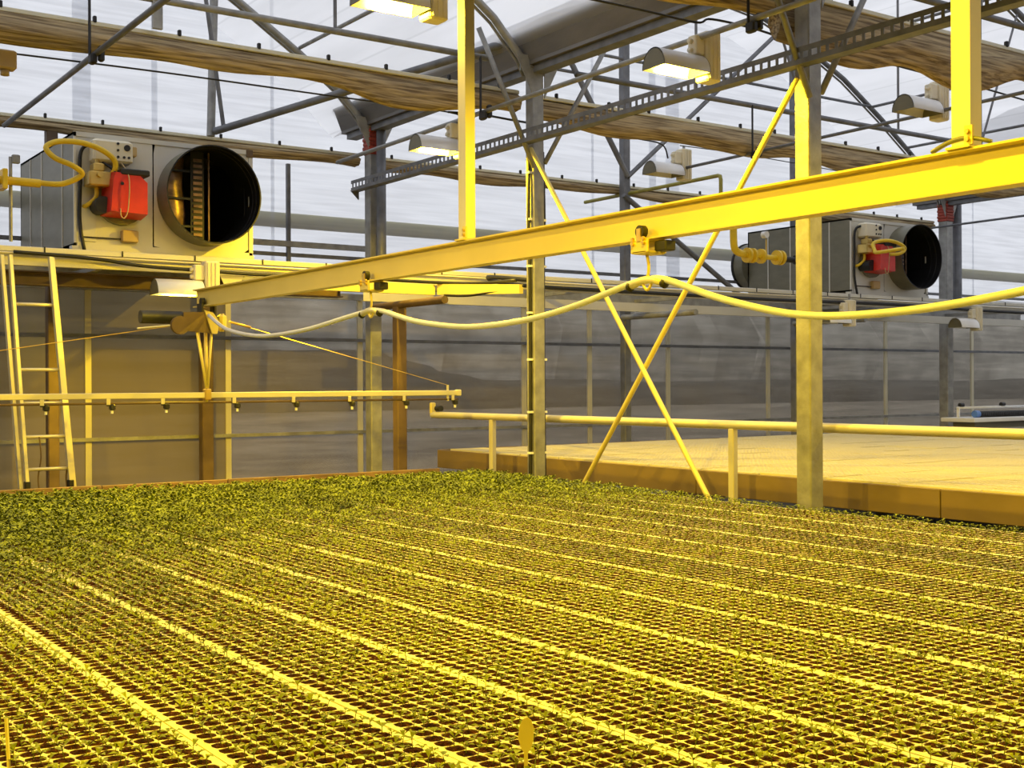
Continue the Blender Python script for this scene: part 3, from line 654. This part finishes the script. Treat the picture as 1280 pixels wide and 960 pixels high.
# ------------------------------------------------------------------ heaters
def heater(x0, yf, label, hose_pts, right=False):
    x1, y1, z0, z1 = x0+1.56, yf+1.78, 2.76, 3.70
    t = thing('gas_heater', (x0+.78, yf+.9, z0), label, 'heater')
    # housing shell: sides, top, bottom, back
    part('housing', MB().box((x0, yf, z0), (x0+.02, y1, z1)).box((x1-.02, yf, z0), (x1, y1, z1)).box((x0, yf, z1-.02), (x1, y1, z1)).box((x0, yf, z0), (x1, y1, z0+.02)).box((x0, y1-.02, z0), (x1, y1, z1)), 'panel_steel', t)
    for y in (yf+.33, yf+1.0, yf+1.4): part('side_seam', MB().box((x0-.006, y-.008, z0+.01), (x0, y+.008, z1-.02)), 'panel_pale', t)
    part('base_rail', MB().box((x0-.02, yf-.03, z0-.05), (x1+.01, yf+.05, z0)), 'panel_pale', t)
    part('base_rail', MB().box((x0-.02, y1-.1, z0-.05), (x1+.01, y1, z0)), 'panel_pale', t)
    # front panel, right half with round opening
    cx, cz, R = x0+1.12, 3.245, .425
    part('door_panel', MB().bbox((x0+.02, yf-.012, z0+.02), (x0+.66, yf+.004, z1-.02), .003), 'panel_pale', t)
    n = 48; vs = []; a0, a1, c0, c1 = x0+.67, x1-.02, z0+.02, z1-.02
    for k in range(n):
        a = 2*pi*k/n; ca, sa = cos(a), sin(a)
        vs.append((cx+ca*R, yf-.008, cz+sa*R))
        tx = ((a1-cx) if ca > 0 else (cx-a0))/max(abs(ca), 1e-6); tz = ((c1-cz) if sa > 0 else (cz-c0))/max(abs(sa), 1e-6)
        s = min(tx, tz); vs.append((cx+ca*s, yf-.008, cz+sa*s))
    part('outlet_panel', MB().add(vs, [(2*k, 2*((k+1) % n), 2*((k+1) % n)+1, 2*k+1) for k in range(n)]), 'panel_pale', t)
    part('frame_edge', MB().box((x0, yf-.02, z1-.035), (x1, yf, z1+.004)).box((x1-.03, yf-.02, z0), (x1+.006, yf, z1)).box((x0, yf-.02, z0), (x1, yf, z0+.025)).box((x0, yf-.02, z0), (x0+.02, yf, z1)), 'panel_pale', t)
    part('corner_cap', MB().bbox((x1-.055, yf-.026, z1-.06), (x1+.008, yf-.018, z1+.006), .003), 'brown_paint', t)
    # collar
    vs = []; D = .26
    for yy, rr in ((yf, R), (yf-D, R), (yf-D, R-.012), (yf+.25, R-.012)):
        for k in range(n): a = 2*pi*k/n; vs.append((cx+cos(a)*rr, yy, cz+sin(a)*rr))
    fs = [(j*n+k, j*n+(k+1) % n, (j+1)*n+(k+1) % n, (j+1)*n+k) for j in range(3) for k in range(n)]
    col = part('duct_collar', MB().add(vs, fs[:n]), 'panel_steel', t, True)
    part('collar_lining', MB().add(vs, fs[n:]), 'duct_black', t, deg=40)
    for yy in (yf-D+.08, yf-D+.16):
        rb = [(cx+cos(2*pi*k/n)*(R-.012), yy, cz+sin(2*pi*k/n)*(R-.012)) for k in range(n+1)]
        part('collar_bead', MB().path(rb, .005, 5, caps=False), 'dark_metal', col)
    # inside: dark chamber and exchanger
    part('chamber', MB().box((x0+.62, yf+.95, z0+.02), (x1-.03, yf+.97, z1-.03)).box((x0+.62, yf+.05, z0+.02), (x0+.64, yf+.95, z1-.03)).box((x1-.05, yf+.05, z0+.02), (x1-.035, yf+.95, z1-.03)), 'duct_black', t)
    part('heat_exchanger', MB().path([(x0+.84, yf+.18, z0+.1), (x0+.86, yf+.18, z0+.35), (x0+.83, yf+.18, z0+.6), (x0+.85, yf+.18, z1-.1)], .15, 14), 'copper', t, True)
    for zz in (z0+.22, z0+.46, z0+.7): part('exchanger_band', MB().box((x0+.68, yf+.01, zz), (x0+1.0, yf+.03, zz+.018)), 'duct_black', t)
    part('slot_strip', MB().box((x0+1.01, yf+.03, z0+.05), (x0+1.13, yf+.036, z1-.05)), 'duct_black', t)
    for k in range(15): part('slot', MB().box((x0+1.03, yf+.018, z0+.1+k*.05), (x0+1.11, yf+.029, z0+.125+k*.05)), 'copper', t)
    part('inner_bar', MB().box((x0+1.17, yf+.03, z0+.05), (x0+1.182, yf+.05, z1-.05)), 'copper', t)
    # controls
    cbx = part('control_box', MB().bbox((x0+.12, yf-.16, z1-.25), (x0+.45, yf-.012, z1-.06), .02), 'cream_plastic', t)
    part('dial', MB().tube((x0+.395, yf-.172, z1-.12), (x0+.395, yf-.16, z1-.12), .026, 12), 'black_rubber', cbx)
    for dx, dz in ((.32, -.09), (.32, -.145), (.32, -.20), (.37, -.20), (.41, -.20)): part('indicator', MB().tube((x0+dx, yf-.168, z1+dz), (x0+dx, yf-.16, z1+dz), .011, 8), 'black_rubber', cbx)
    part('side_box', MB().bbox((x0+.45, yf-.10, z1-.17), (x0+.50, yf-.012, z1-.09), .006), 'tan_box', t)
    bc = part('burner_cover', MB().add([(x0+.22, yf-.30, z0+.27), (x0+.52, yf-.30, z0+.26), (x0+.52, yf-.30, z0+.52), (x0+.45, yf-.30, z0+.585), (x0+.26, yf-.30, z0+.59), (x0+.24, yf-.30, z0+.53),
                                        (x0+.20, yf-.06, z0+.25), (x0+.54, yf-.06, z0+.24), (x0+.54, yf-.06, z0+.56), (x0+.47, yf-.06, z0+.62), (x0+.24, yf-.06, z0+.62), (x0+.22, yf-.06, z0+.55)],
                                       [(0, 1, 2, 3, 4, 5), (11, 10, 9, 8, 7, 6)]+[(i, i+6, (i+1) % 6+6, (i+1) % 6) for i in range(6)]), 'red_paint', t)
    part('cover_screw', MB().tube((x0+.31, yf-.308, z0+.50), (x0+.31, yf-.30, z0+.50), .014, 10), 'dark_metal', bc)
    part('burner_top', MB().bbox((x0+.30, yf-.31, z0+.575), (x0+.54, yf-.05, z0+.625), .008), 'black_rubber', t)
    part('burner_flange', MB().tube((x0+.38, yf-.06, z0+.40), (x0+.38, yf-.012, z0+.40), .21, 24), 'panel_steel', t, deg=40)
    part('burner_motor', MB().tube((x0+.19, yf-.2, z0+.33), (x0+.19, yf-.03, z0+.33), .07, 14), 'dark_metal', t, deg=40)
    gv = part('gas_valve', MB().bbox((x0+.07, yf-.22, z0+.48), (x0+.25, yf-.05, z0+.60), .012).bbox((x0+.11, yf-.20, z0+.60), (x0+.20, yf-.08, z0+.67), .01), 'brass', t)
    part('valve_knob', MB().tube((x0+.15, yf-.25, z0+.57), (x0+.15, yf-.22, z0+.57), .024, 10), 'brass', gv)
    part('valve_knob', MB().tube((x0+.155, yf-.14, z0+.67), (x0+.155, yf-.14, z0+.72), .02, 10), 'brass', gv)
    part('valve_pipe', MB().path(curve([(x0+.16, yf-.1, z0+.48), (x0+.155, yf-.1, z0+.40), (x0+.10, yf-.06, z0+.34), (x0+.08, yf-.012, z0+.33)], 4), .018, 8), 'yellow_paint', t, True)
    part('service_hatch', MB().bbox((x0+.05, yf-.02, z0+.04), (x0+.18, yf-.012, z0+.34), .003), 'panel_pale', t)
    part('junction_box', MB().bbox((x0+.38, yf-.07, z0+.05), (x0+.52, yf-.012, z0+.15), .008), 'tan_box', t)
    part('conduit', MB().tube((x0+.06, yf-.03, z0+.075), (x0+.38, yf-.03, z0+.075), .006, 6), 'dark_metal', t)
    part('power_cable', MB().path(curve([(x0+.14, yf-.08, z1-.10), (x0+.07, yf-.05, z1-.13), (x0+.045, yf-.04, z1-.22), (x0+.045, yf-.04, z0+.5), (x0+.04, yf-.04, z0+.2), (x0+.07, yf-.06, z0-.04)], 5), .015, 8), 'black_rubber', t, True)
    part('power_cable', MB().path(curve([(x0+.20, yf-.13, z1-.25), (x0+.27, yf-.2, z0+.62), (x0+.285, yf-.25, z0+.52), (x0+.24, yf-.28, z0+.40)], 5), .012, 8), 'black_rubber', t, True)
    part('pull_cord', MB().path(curve([(x0+.345, yf-.17, z1-.25), (x0+.36, yf-.32, z0+.55), (x0+.35, yf-.33, z0+.3), (x0+.32, yf-.33, z0+.215), (x0+.29, yf-.33, z0+.23), (x0+.29, yf-.32, z0+.29)], 5), .005, 5), 'tan_box', t, True)
    part('gas_hose', MB().path(curve(hose_pts(x0, yf, z0), 7), .023, 10), 'yellow_paint', t, True)
    if right:
        part('rear_collar', MB().tube((x0+.20, y1, 3.24), (x0+.20, y1+.20, 3.24), .32, 32), 'panel_steel', t, deg=40)
        part('collar_rim', MB().tube((x0+.20, y1+.17, 3.24), (x0+.20, y1+.20, 3.24), .335, 32), 'dark_metal', t, deg=40)
    return t
heater(2.82, 10.35, 'large silver gas heater with round black duct and red burner cover at the upper left',
       lambda x, y, z: [(x-.32, y-.15, z+.47), (x-.14, y-.2, z+.47), (x+.0, y-.25, z+.55), (x-.08, y-.28, z+.61), (x-.22, y-.28, z+.66), (x-.28, y-.26, z+.74), (x-.18, y-.24, z+.80), (x+.0, y-.24, z+.81), (x+.16, y-.24, z+.77), (x+.27, y-.22, z+.70), (x+.28, y-.2, z+.62), (x+.24, y-.16, z+.56)])
heater(12.50, 10.35, 'distant grey gas heater with red burner cover at the right, behind the nearest column',
       lambda x, y, z: [(x-.10, y-.9, z+.46), (x-.08, y-.5, z+.45), (x+.05, y-.35, z+.5), (x+.12, y-.28, z+.60), (x+.32, y-.32, z+.64), (x+.52, y-.34, z+.62), (x+.66, y-.34, z+.56), (x+.58, y-.33, z+.49), (x+.40, y-.3, z+.47)], right=True)

# gas pipes
def flanged(t, x, y, z):
    pass
t = thing('gas_pipe', (9.7, 9.83, 3.3), 'olive and yellow gas pipe dropping to flanged valves beside the right heater', 'pipe')
part('pipe_run', MB().path([(9.7, YB-.1, 3.91), (9.7, 9.86, 3.91), (9.7, 9.83, 3.90), (9.7, 9.82, 3.86), (9.7, 9.82, 3.55)], .022, 10), 'olive_paint', t, deg=50)
q0 = onY(917, 288, 9.82); q1 = onY(935, 318, 9.82)
x_ = q0.x
part('drop_pipe', MB().path(curve([(x_, 9.82, 3.60), (x_, 9.82, q1.z+.14), (x_+.04, 9.82, q1.z+.03), (x_+.16, 9.82, q1.z)], 5), .042, 12), 'yellow_paint', t, True)
z_ = q1.z-.01
part('valve_body', MB().tube((x_+.14, 9.82, z_), (x_+.95, 9.82, z_-.01), .030, 12), 'yellow_paint', t, deg=40)
for dx in (.20, .28, .42, .68, .74): part('flange', MB().tube((x_+dx, 9.82, z_), (x_+dx+.03, 9.82, z_), .085, 20), 'yellow_paint', t, deg=40)
part('gauge_stem', MB().tube((x_+.52, 9.82, z_), (x_+.52, 9.82, z_+.2), .010, 8), 'brass', t)
part('gauge', MB().tube((x_+.50, 9.79, z_+.25), (x_+.50, 9.85, z_+.25), .04, 16), 'white_plastic', t, deg=40)
part('dark_coupling', MB().tube((x_+.78, 9.82, z_-.01), (x_+1.25, 9.82, z_-.02), .035, 12).tube((x_+1.0, 9.82, z_-.01), (x_+1.12, 9.82, z_-.01), .055, 12), 'black_rubber', t, deg=40)
t = thing('gas_pipe', (2.2, 10.2, 3.2), 'yellow flanged gas fitting at the left picture edge feeding the left heater hose', 'pipe')
part('pipe_run', MB().tube((1.6, 10.2, 3.23), (2.52, 10.2, 3.225), .034, 12), 'yellow_paint', t, deg=40)
part('flange', MB().bbox((2.22, 10.12, 3.15), (2.26, 10.28, 3.31), .006), 'yellow_paint', t)
part('flange', MB().bbox((2.12, 10.12, 3.15), (2.15, 10.28, 3.31), .006), 'yellow_paint', t)
part('clamp_stand', MB().tube((2.30, 10.22, 2.75), (2.30, 10.22, 3.42), .014, 8).bbox((2.31, 10.2, 3.37), (2.37, 10.24, 3.44), .006), 'galv', t)
strut('back_gas_pipe', (X0+.2, YB+.35, 3.45), (X3-.2, YB+.35, 3.44), .085, 'olive_paint', 'thick yellow-green pipe seen blurred through the film of the back wall', 'pipe', 12)

# ------------------------------------------------------------------ crossed rods, rail, ladder
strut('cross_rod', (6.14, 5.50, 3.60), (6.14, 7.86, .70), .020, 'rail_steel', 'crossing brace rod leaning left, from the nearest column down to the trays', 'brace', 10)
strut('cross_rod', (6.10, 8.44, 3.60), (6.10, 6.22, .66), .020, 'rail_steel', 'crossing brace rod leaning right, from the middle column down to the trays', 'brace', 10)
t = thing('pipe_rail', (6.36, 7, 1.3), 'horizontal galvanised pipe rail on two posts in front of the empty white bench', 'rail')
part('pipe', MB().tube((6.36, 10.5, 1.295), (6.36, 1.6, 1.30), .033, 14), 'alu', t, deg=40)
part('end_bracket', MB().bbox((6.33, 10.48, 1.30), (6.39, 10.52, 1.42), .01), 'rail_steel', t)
part('end_knob', MB().tube((6.36, 10.42, 1.36), (6.36, 10.34, 1.36), .03, 10), 'black_rubber', t, deg=40)
for y in (9.43, 6.33):
    part('post', MB().bbox((6.335, y-.028, 0), (6.385, y+.028, 1.27), .006), 'alu', t)
t = thing('ladder', (2.4, 9.75, 0), 'aluminium extension ladder leaning on the gantry at the left', 'ladder')
def lad(zz, xa, xb): 
    return Vector((xa+(xb-xa)*(1-zz/2.6), 10.05-.28*(1-zz/2.6)-.0, zz))
def rail_(xt, xb, z0, z1, dy=0):
    a, b = lad(z1, xt, xb), lad(z0, xt, xb)
    pr = [(-.012, -.03), (.012, -.03), (.012, .03), (-.012, .03)]
    return MB().sweep(pr, (b.x, b.y+dy, b.z), (a.x, a.y+dy, a.z), (1, 0, 0))
part('outer_stile', rail_(2.20, 2.325, .02, 2.62, .03), 'alu', t)
part('outer_stile', rail_(2.58, 2.735, .02, 2.62, .03), 'alu', t)
part('inner_stile', rail_(2.25, 2.355, .86, 2.62, -.03), 'alu', t)
part('inner_stile', rail_(2.55, 2.69, .86, 2.62, -.03), 'alu', t)
for zz in (2.24, 1.73, 1.47, 1.21, .96, .4):
    a, b = lad(zz, 2.25, 2.355), lad(zz, 2.55, 2.69)
    part('rung', MB().tube((a.x, a.y-.03, zz), (b.x, b.y-.03, zz), .014, 8), 'alu', t, True)
for xt, xb in ((2.25, 2.355), (2.55, 2.69)):
    a = lad(.84, xt, xb); part('rubber_foot', MB().bbox((a.x-.02, a.y-.065, .79), (a.x+.02, a.y+.0, .87), .005), 'black_rubber', t)
for xx in (2.42, 2.63):
    part('rope', MB().path(curve([(xx, 9.86, 1.21), (xx+.01, 9.85, 1.05), (xx-.01, 9.86, .9), (xx-.005, 9.85, .8)], 4), .006, 5), 'brown_paint', t)

# ------------------------------------------------------------------ crop bed
ZT = .80
bx0, bx1, by0, by1 = -.25, 5.93, .2, 9.56
t = thing('crop_bench', ((bx0+bx1)/2, 5, 0), 'wide growing bench under the seedling trays with a wooden edge plank', 'bench')
part('bench_top', MB().box((bx0, by0, ZT-.10), (bx1, by1, ZT-.052)), 'plank_wood', t)
xk = bx0
while xk < bx1-.1:
    xe = min(xk+1.02, bx1)
    part('edge_plank', MB().bbox((xk+.004, by1, ZT-.12), (xe-.004, by1+.03, ZT+.030+.006*random.random()), .004), 'plank_wood', t); xk += 1.02
for x in (.2, 2.2, 4.2, 5.7):
    for y in (.8, 3.6, 6.4, 9.2): part('leg', MB().box((x-.03, y-.03, 0), (x+.03, y+.03, ZT-.10)), 'galv_dark', t)

PX_, PY_ = .0468, .0457
NX, NY = 8, 13
TW, TL = .410, .598
def tray_mesh(name, mat, depth, R, segs=8, solid=False):
    vs = []; fs = []
    ox, oy = TW/2-NX*PX_/2, TL/2-NY*PY_/2
    for i in range(NX):
        for j in range(NY):
            cx, cy = ox+(i+.5)*PX_, oy+(j+.5)*PY_
            x0_, x1_ = (cx-PX_/2 if i else 0.002), (cx+PX_/2 if i < NX-1 else TW-.002)
            y0_, y1_ = (cy-PY_/2 if j else 0.002), (cy+PY_/2 if j < NY-1 else TL-.002)
            o = len(vs)
            rim = [(x1_, cy), (x1_, y1_), (cx, y1_), (x0_, y1_), (x0_, cy), (x0_, y0_), (cx, y0_), (x1_, y0_)]
            for k in range(8): vs.append((rim[k][0], rim[k][1], 0))
            for k in range(8): a = pi*k/4; q = 1.14 if k % 2 else 1; vs.append((cx+cos(a)*R*q, cy+sin(a)*R*q, 0))
            for k in range(8): a = pi*k/4; q = 1.14 if k % 2 else 1; vs.append((cx+cos(a)*R*.93*q, cy+sin(a)*R*.93*q, -depth))
            for k in range(8):
                l = (k+1) % 8
                fs.append((o+k, o+l, o+8+l, o+8+k)); fs.append((o+8+k, o+8+l, o+16+l, o+16+k))
            if solid: fs.append(tuple(o+16+k for k in range(8)))
    o = len(vs)
    vs += [(0.002, 0.002, 0), (TW-.002, .002, 0), (TW-.002, TL-.002, 0), (.002, TL-.002, 0), (0.006, .006, -.05), (TW-.006, .006, -.05), (TW-.006, TL-.006, -.05), (.006, TL-.006, -.05)]
    for k in range(4): l = (k+1) % 4; fs.append((o+l, o+k, o+4+k, o+4+l))
    me = bpy.data.meshes.new(name); me.from_pydata(vs, [], fs); me.update(); me.materials.append(MAT[mat]); return me
tray_me = tray_mesh('seedling_tray', 'tray_white', .014, .0227)
def soil_mesh(seed):
    r = np.random.default_rng(seed); vs = []; fs = []
    ox, oy = TW/2-NX*PX_/2, TL/2-NY*PY_/2
    for i in range(NX):
        for j in range(NY):
            cx, cy = ox+(i+.5)*PX_, oy+(j+.5)*PY_; o = len(vs)
            vs.append((cx, cy, .0015+r.uniform(-.001, .004)))
            for k in range(8):
                a = pi*k/4; vs.append((cx+cos(a)*.013, cy+sin(a)*.013, r.uniform(-.001, .004)))
            for k in range(8):
                a = pi*k/4; q = .0224*(1.14 if k % 2 else 1); vs.append((cx+cos(a)*q, cy+sin(a)*q, r.uniform(-.003, -.0005)))
            for k in range(8):
                l = (k+1) % 8
                fs += [(o, o+1+k, o+1+l), (o+1+k, o+9+k, o+9+l, o+1+l)]
    me = bpy.data.meshes.new('soil'); me.from_pydata(vs, [], fs); me.update(); me.materials.append(MAT['soil_brown']); return me
soils = [soil_mesh(s) for s in range(4)]
def inview(x, y, z=ZT, m=140):
    p = Vector((x, y, z-EYE)); d = p.dot(fwd)
    if d < .5: return False
    u = 640+FPX*p.dot(rgt)/d; v = 480-FPX*p.dot(upv)/d
    return -m < u < 1280+m and -m < v < 960+m
cells = []; ntray = 0
for k in range(-2, 12):
    tx = .985+.410*k
    for r_ in range(15):
        ty = .60+.5985*r_
        if ty+TL > by1: continue
        if not any(inview(tx+a*TW, ty+b*TL, ZT, 1500) for a in (0, .5, 1) for b in (0, .5, 1)): continue
        dx, dy, da = random.uniform(-.002, .002), random.uniform(-.002, .002), random.uniform(-.002, .002)
        o = bpy.data.objects.new('seedling_tray', tray_me); COL.objects.link(o); o.location = (tx+dx, ty+dy, ZT); o.rotation_euler.z = da
        tag(o, 'white cell tray of dark soil in the wide bed of seedlings', 'tray', 'seedling trays in the bed')
        s_ = bpy.data.objects.new('soil', soils[random.randrange(4)]); COL.objects.link(s_); s_.parent = o; s_['kind'] = 'stuff'
        ntray += 1
        ox, oy = TW/2-NX*PX_/2, TL/2-NY*PY_/2
        for i in range(NX):
            for j in range(NY):
                cells.append((tx+dx+ox+(i+.5)*PX_, ty+dy+oy+(j+.5)*PY_))
cells = np.array(cells)
# seedling shapes
def seedling_shape(seed):
    r = np.random.default_rng(seed); vs = []; fs = []
    h = .018+r.uniform(0, .010); lean = r.uniform(-.006, .006, 2)
    top = np.array([lean[0], lean[1], h])
    for b, rad in ((np.zeros(3), .0013), (top, .0009)):
        for k in range(3): a = 2*pi*k/3; vs.append(b+np.array([cos(a)*rad, sin(a)*rad, 0]))
    fs += [(0, 1, 4, 3), (1, 2, 5, 4), (2, 0, 3, 5)]
    nl = r.integers(3, 5); a0 = r.uniform(0, 6.28)
    for q in range(nl):
        a = a0+2*pi*q/nl+r.uniform(-.35, .35); L = r.uniform(.016, .025); w = L*.33; up = r.uniform(.1, .9)
        d = np.array([cos(a), sin(a), 0]); s = np.array([-sin(a), cos(a), 0]); z = np.array([0, 0, 1.])
        b = top*(1 if q < 2 else .8)
        p0 = b; m_ = b+d*L*.5+z*L*up*.6; e = b+d*L+z*L*up*.55
        o = len(vs)
        vs += [p0, m_+s*w+z*.002, m_-s*w+z*.002, m_-z*.001, e]
        fs += [(o, o+3, o+1), (o, o+2, o+3), (o+1, o+3, o+4), (o+3, o+2, o+4)]
    return np.array([list(v) for v in vs]), fs
shapes = [seedling_shape(s) for s in range(16)]
def grow(x, y):
    g = 1.0
    g += .55*np.clip((y-5.0)/3.0, 0, 1)
    g += .30*np.clip((3.6-x)/2.0, 0, 1)*np.clip((y-3.0)/2.5, 0, 1)
    g -= .12*np.clip((x-3.2)/2, 0, 1)*np.clip((6.8-y)/2, 0, 1)
    return g
cd = cells[:, 0]*fwd.x+cells[:, 1]*fwd.y
vis = np.array([inview(x, y, ZT, -6) for x, y in cells])
order = np.argsort(np.where(vis, cd, 1e9))
hero = set(order[:300].tolist())
shape_me = []
for vs, fs in shapes:
    me = bpy.data.meshes.new('seedling'); me.from_pydata([tuple(v) for v in vs], [], fs); me.update(); me.materials.append(MAT['leaf_green']); shape_me.append(me)
VV = []; FF = []; off = 0
sel = rng.integers(0, 16, len(cells)); rot = rng.uniform(0, 6.283, len(cells)); scl = rng.uniform(.75, 1.2, len(cells)); miss = rng.uniform(0, 1, len(cells)) < .04
jit = rng.uniform(-.005, .005, (len(cells), 2))
for idx, (x, y) in enumerate(cells):
    g = float(grow(x, y))*scl[idx]
    if idx in hero:
        o = bpy.data.objects.new('seedling', shape_me[sel[idx]]); COL.objects.link(o)
        o.location = (x+jit[idx, 0], y+jit[idx, 1], ZT-.001); o.rotation_euler.z = rot[idx]; o.scale = (g, g, g)
        tag(o, 'tiny green seedling in one of the nearest tray cells', 'seedling', 'seedlings in the nearest cells')
        continue
    if miss[idx]: continue
    vs, fs = shapes[sel[idx]]; c, s = cos(rot[idx]), sin(rot[idx])
    v = np.empty_like(vs); v[:, 0] = (vs[:, 0]*c-vs[:, 1]*s)*g+x+jit[idx, 0]; v[:, 1] = (vs[:, 0]*s+vs[:, 1]*c)*g+y+jit[idx, 1]; v[:, 2] = vs[:, 2]*g+ZT-.001
    VV.append(v)
    FF += [tuple(i+off for i in f) for f in fs]; off += len(vs)
    if rng.uniform() < np.clip((y-6.2+max(0, 3.6-x)*.5)/1.6, 0, 1):     # lusher plants towards the back: a second head per cell
        vs, fs = shapes[(sel[idx]+5) % 16]; v = vs*g*1.05; v[:, 0] += x-jit[idx, 1]*2; v[:, 1] += y-jit[idx, 0]*2; v[:, 2] += ZT
        VV.append(v); FF += [tuple(i+off for i in f) for f in fs]; off += len(vs)
me = bpy.data.meshes.new('seedling_carpet'); me.from_pydata(np.concatenate(VV).tolist(), [], FF); me.update(); me.materials.append(MAT['leaf_green'])
o = bpy.data.objects.new('seedling_carpet', me); COL.objects.link(o)
tag(o, 'carpet of thousands of small green seedlings filling the bed', 'seedlings', kind='stuff')

# plant labels
def stick(x, y, label, h, lean):
    t = thing('plant_label', (x, y, ZT), label, 'plant label')
    prof = [(-.004, 0), (.004, 0), (.004, h*.42), (.011, h*.5), (.0155, h*.62), (.0165, h*.82), (.011, h*.95), (.003, h), (-.005, h*.97), (-.0125, h*.86), (-.016, h*.66), (-.010, h*.5), (-.004, h*.42)]
    vs = []
    for d in (-.0008, .0008):
        for a, b in prof: vs.append((x+a*rgt.x+d*fwd.x+lean*b, y+a*rgt.y+d*fwd.y, ZT+b))
    n = len(prof)
    part('stake', MB().add(vs, [tuple(range(n)), tuple(range(2*n-1, n-1, -1))]+[(i, n+i, n+(i+1) % n, (i+1) % n) for i in range(n)]), 'label_yellow', t)
stick(1.44, 2.02, 'pale yellow plant label standing at the bottom centre', .125, 0)
t = thing('plant_stake', (.58, 2.68, ZT), 'thin pale stick at the bottom left corner', 'plant label')
part('stick', MB().tube((.60, 2.70, ZT-.02), (.60, 2.73, ZT+.10), .004, 6), 'label_yellow', t)

# ------------------------------------------------------------------ second bench with empty trays
ZU = .94
ux0, ux1, uy0, uy1 = 6.58, 16.1, 1.2, 10.78
t = thing('empty_bench', ((ux0+ux1)/2, 6, 0), 'second bench with brown side boards, covered with empty white trays', 'bench')
part('bench_top', MB().box((ux0+.03, uy0, ZU-.12), (ux1, uy1-.03, ZU-.055)), 'plank_wood', t)
y = uy1; segs_ = [10.78, 9.0, 6.95, 4.75, 2.9, 1.2]
for a, b in zip(segs_[:-1], segs_[1:]):
    part('side_board', MB().bbox((ux0, b+.004, ZU-.195), (ux0+.03, a-.004, ZU-.012), .004), 'bench_side', t)
part('side_board', MB().bbox((ux0+.03, uy1-.03, ZU-.195), (ux1, uy1, ZU-.008), .004), 'bench_side', t)
for x in (6.9, 9.5, 12.5, 15.5):
    for y in (1.8, 4.5, 7.5, 10.3): part('leg', MB().box((x-.04, y-.04, 0), (x+.04, y+.04, ZU-.12)), 'galv_dark', t)
etray = tray_mesh('empty_tray', 'tray_white_clean', .045, .0205)
cnt = 0
for i in range(24):
    for j in range(16):
        tx, ty = ux0+.034+i*.42, uy1-.20-TL-j*.61
        if tx+TW > ux1 or ty < uy0: continue
        if cnt >= 300 or not any(inview(tx+a*TW, ty+b*TL, ZU, 260) for a in (0, 1) for b in (0, 1)): continue
        o = bpy.data.objects.new('empty_tray', etray); COL.objects.link(o); o.location = (tx+random.uniform(-.004, .004), ty+random.uniform(-.004, .004), ZU+random.uniform(-.004, .004)); o.rotation_euler = (random.uniform(-.0025, .0025), random.uniform(-.0025, .0025), random.uniform(-.005, .005)); cnt += 1
        tag(o, 'empty white cell tray lying on the bench with brown side boards', 'tray', 'empty trays on the second bench')
print('trays', ntray, 'empty', cnt, 'cells', len(cells))
# gear at the far right of the bench
t = thing('tray_stack', (15.9, 10.2, ZU), 'flat white slab lying at the far right end of the white bench', 'tray')
part('slab', MB().bbox((15.05, 10.3, 1.03), (17.6, 10.85, 1.09), .008), 'white_plastic', t)
part('foot', MB().box((15.2, 10.4, ZU), (17.4, 10.75, 1.03)), 'panel_steel', t)
t = thing('corrugated_hose', (16, 10.5, 1.14), 'black corrugated hose with blue end on the white slab', 'hose')
mb = MB(); x = 15.42
while x < 17.5: mb.tube((x, 10.5, 1.135), (x+.03, 10.5, 1.135), .045, 10); mb.tube((x+.03, 10.5, 1.135), (x+.045, 10.5, 1.135), .034, 10, caps=False); x += .045
tag(part('hose_body', mb, 'black_rubber', t), kind='stuff')
part('blue_end', MB().tube((15.34, 10.5, 1.14), (15.43, 10.5, 1.14), .05, 12), 'blue_plastic', t, deg=40)
t = thing('side_rail', (16, 10.7, 1.2), 'thin white rail with dark knobs above the black corrugated hose', 'rail')
part('bar', MB().tube((15.25, 10.72, 1.225), (17.6, 10.72, 1.225), .018, 8), 'white_plastic', t, True)
for x in (15.35, 16.35): part('knob', MB().tube((x-.04, 10.72, 1.265), (x+.04, 10.72, 1.265), .03, 10), 'black_rubber', t, deg=40)
for x in (15.28, 17.5): part('stand', MB().box((x-.012, 10.70, 1.09), (x+.012, 10.74, 1.22)), 'white_plastic', t)
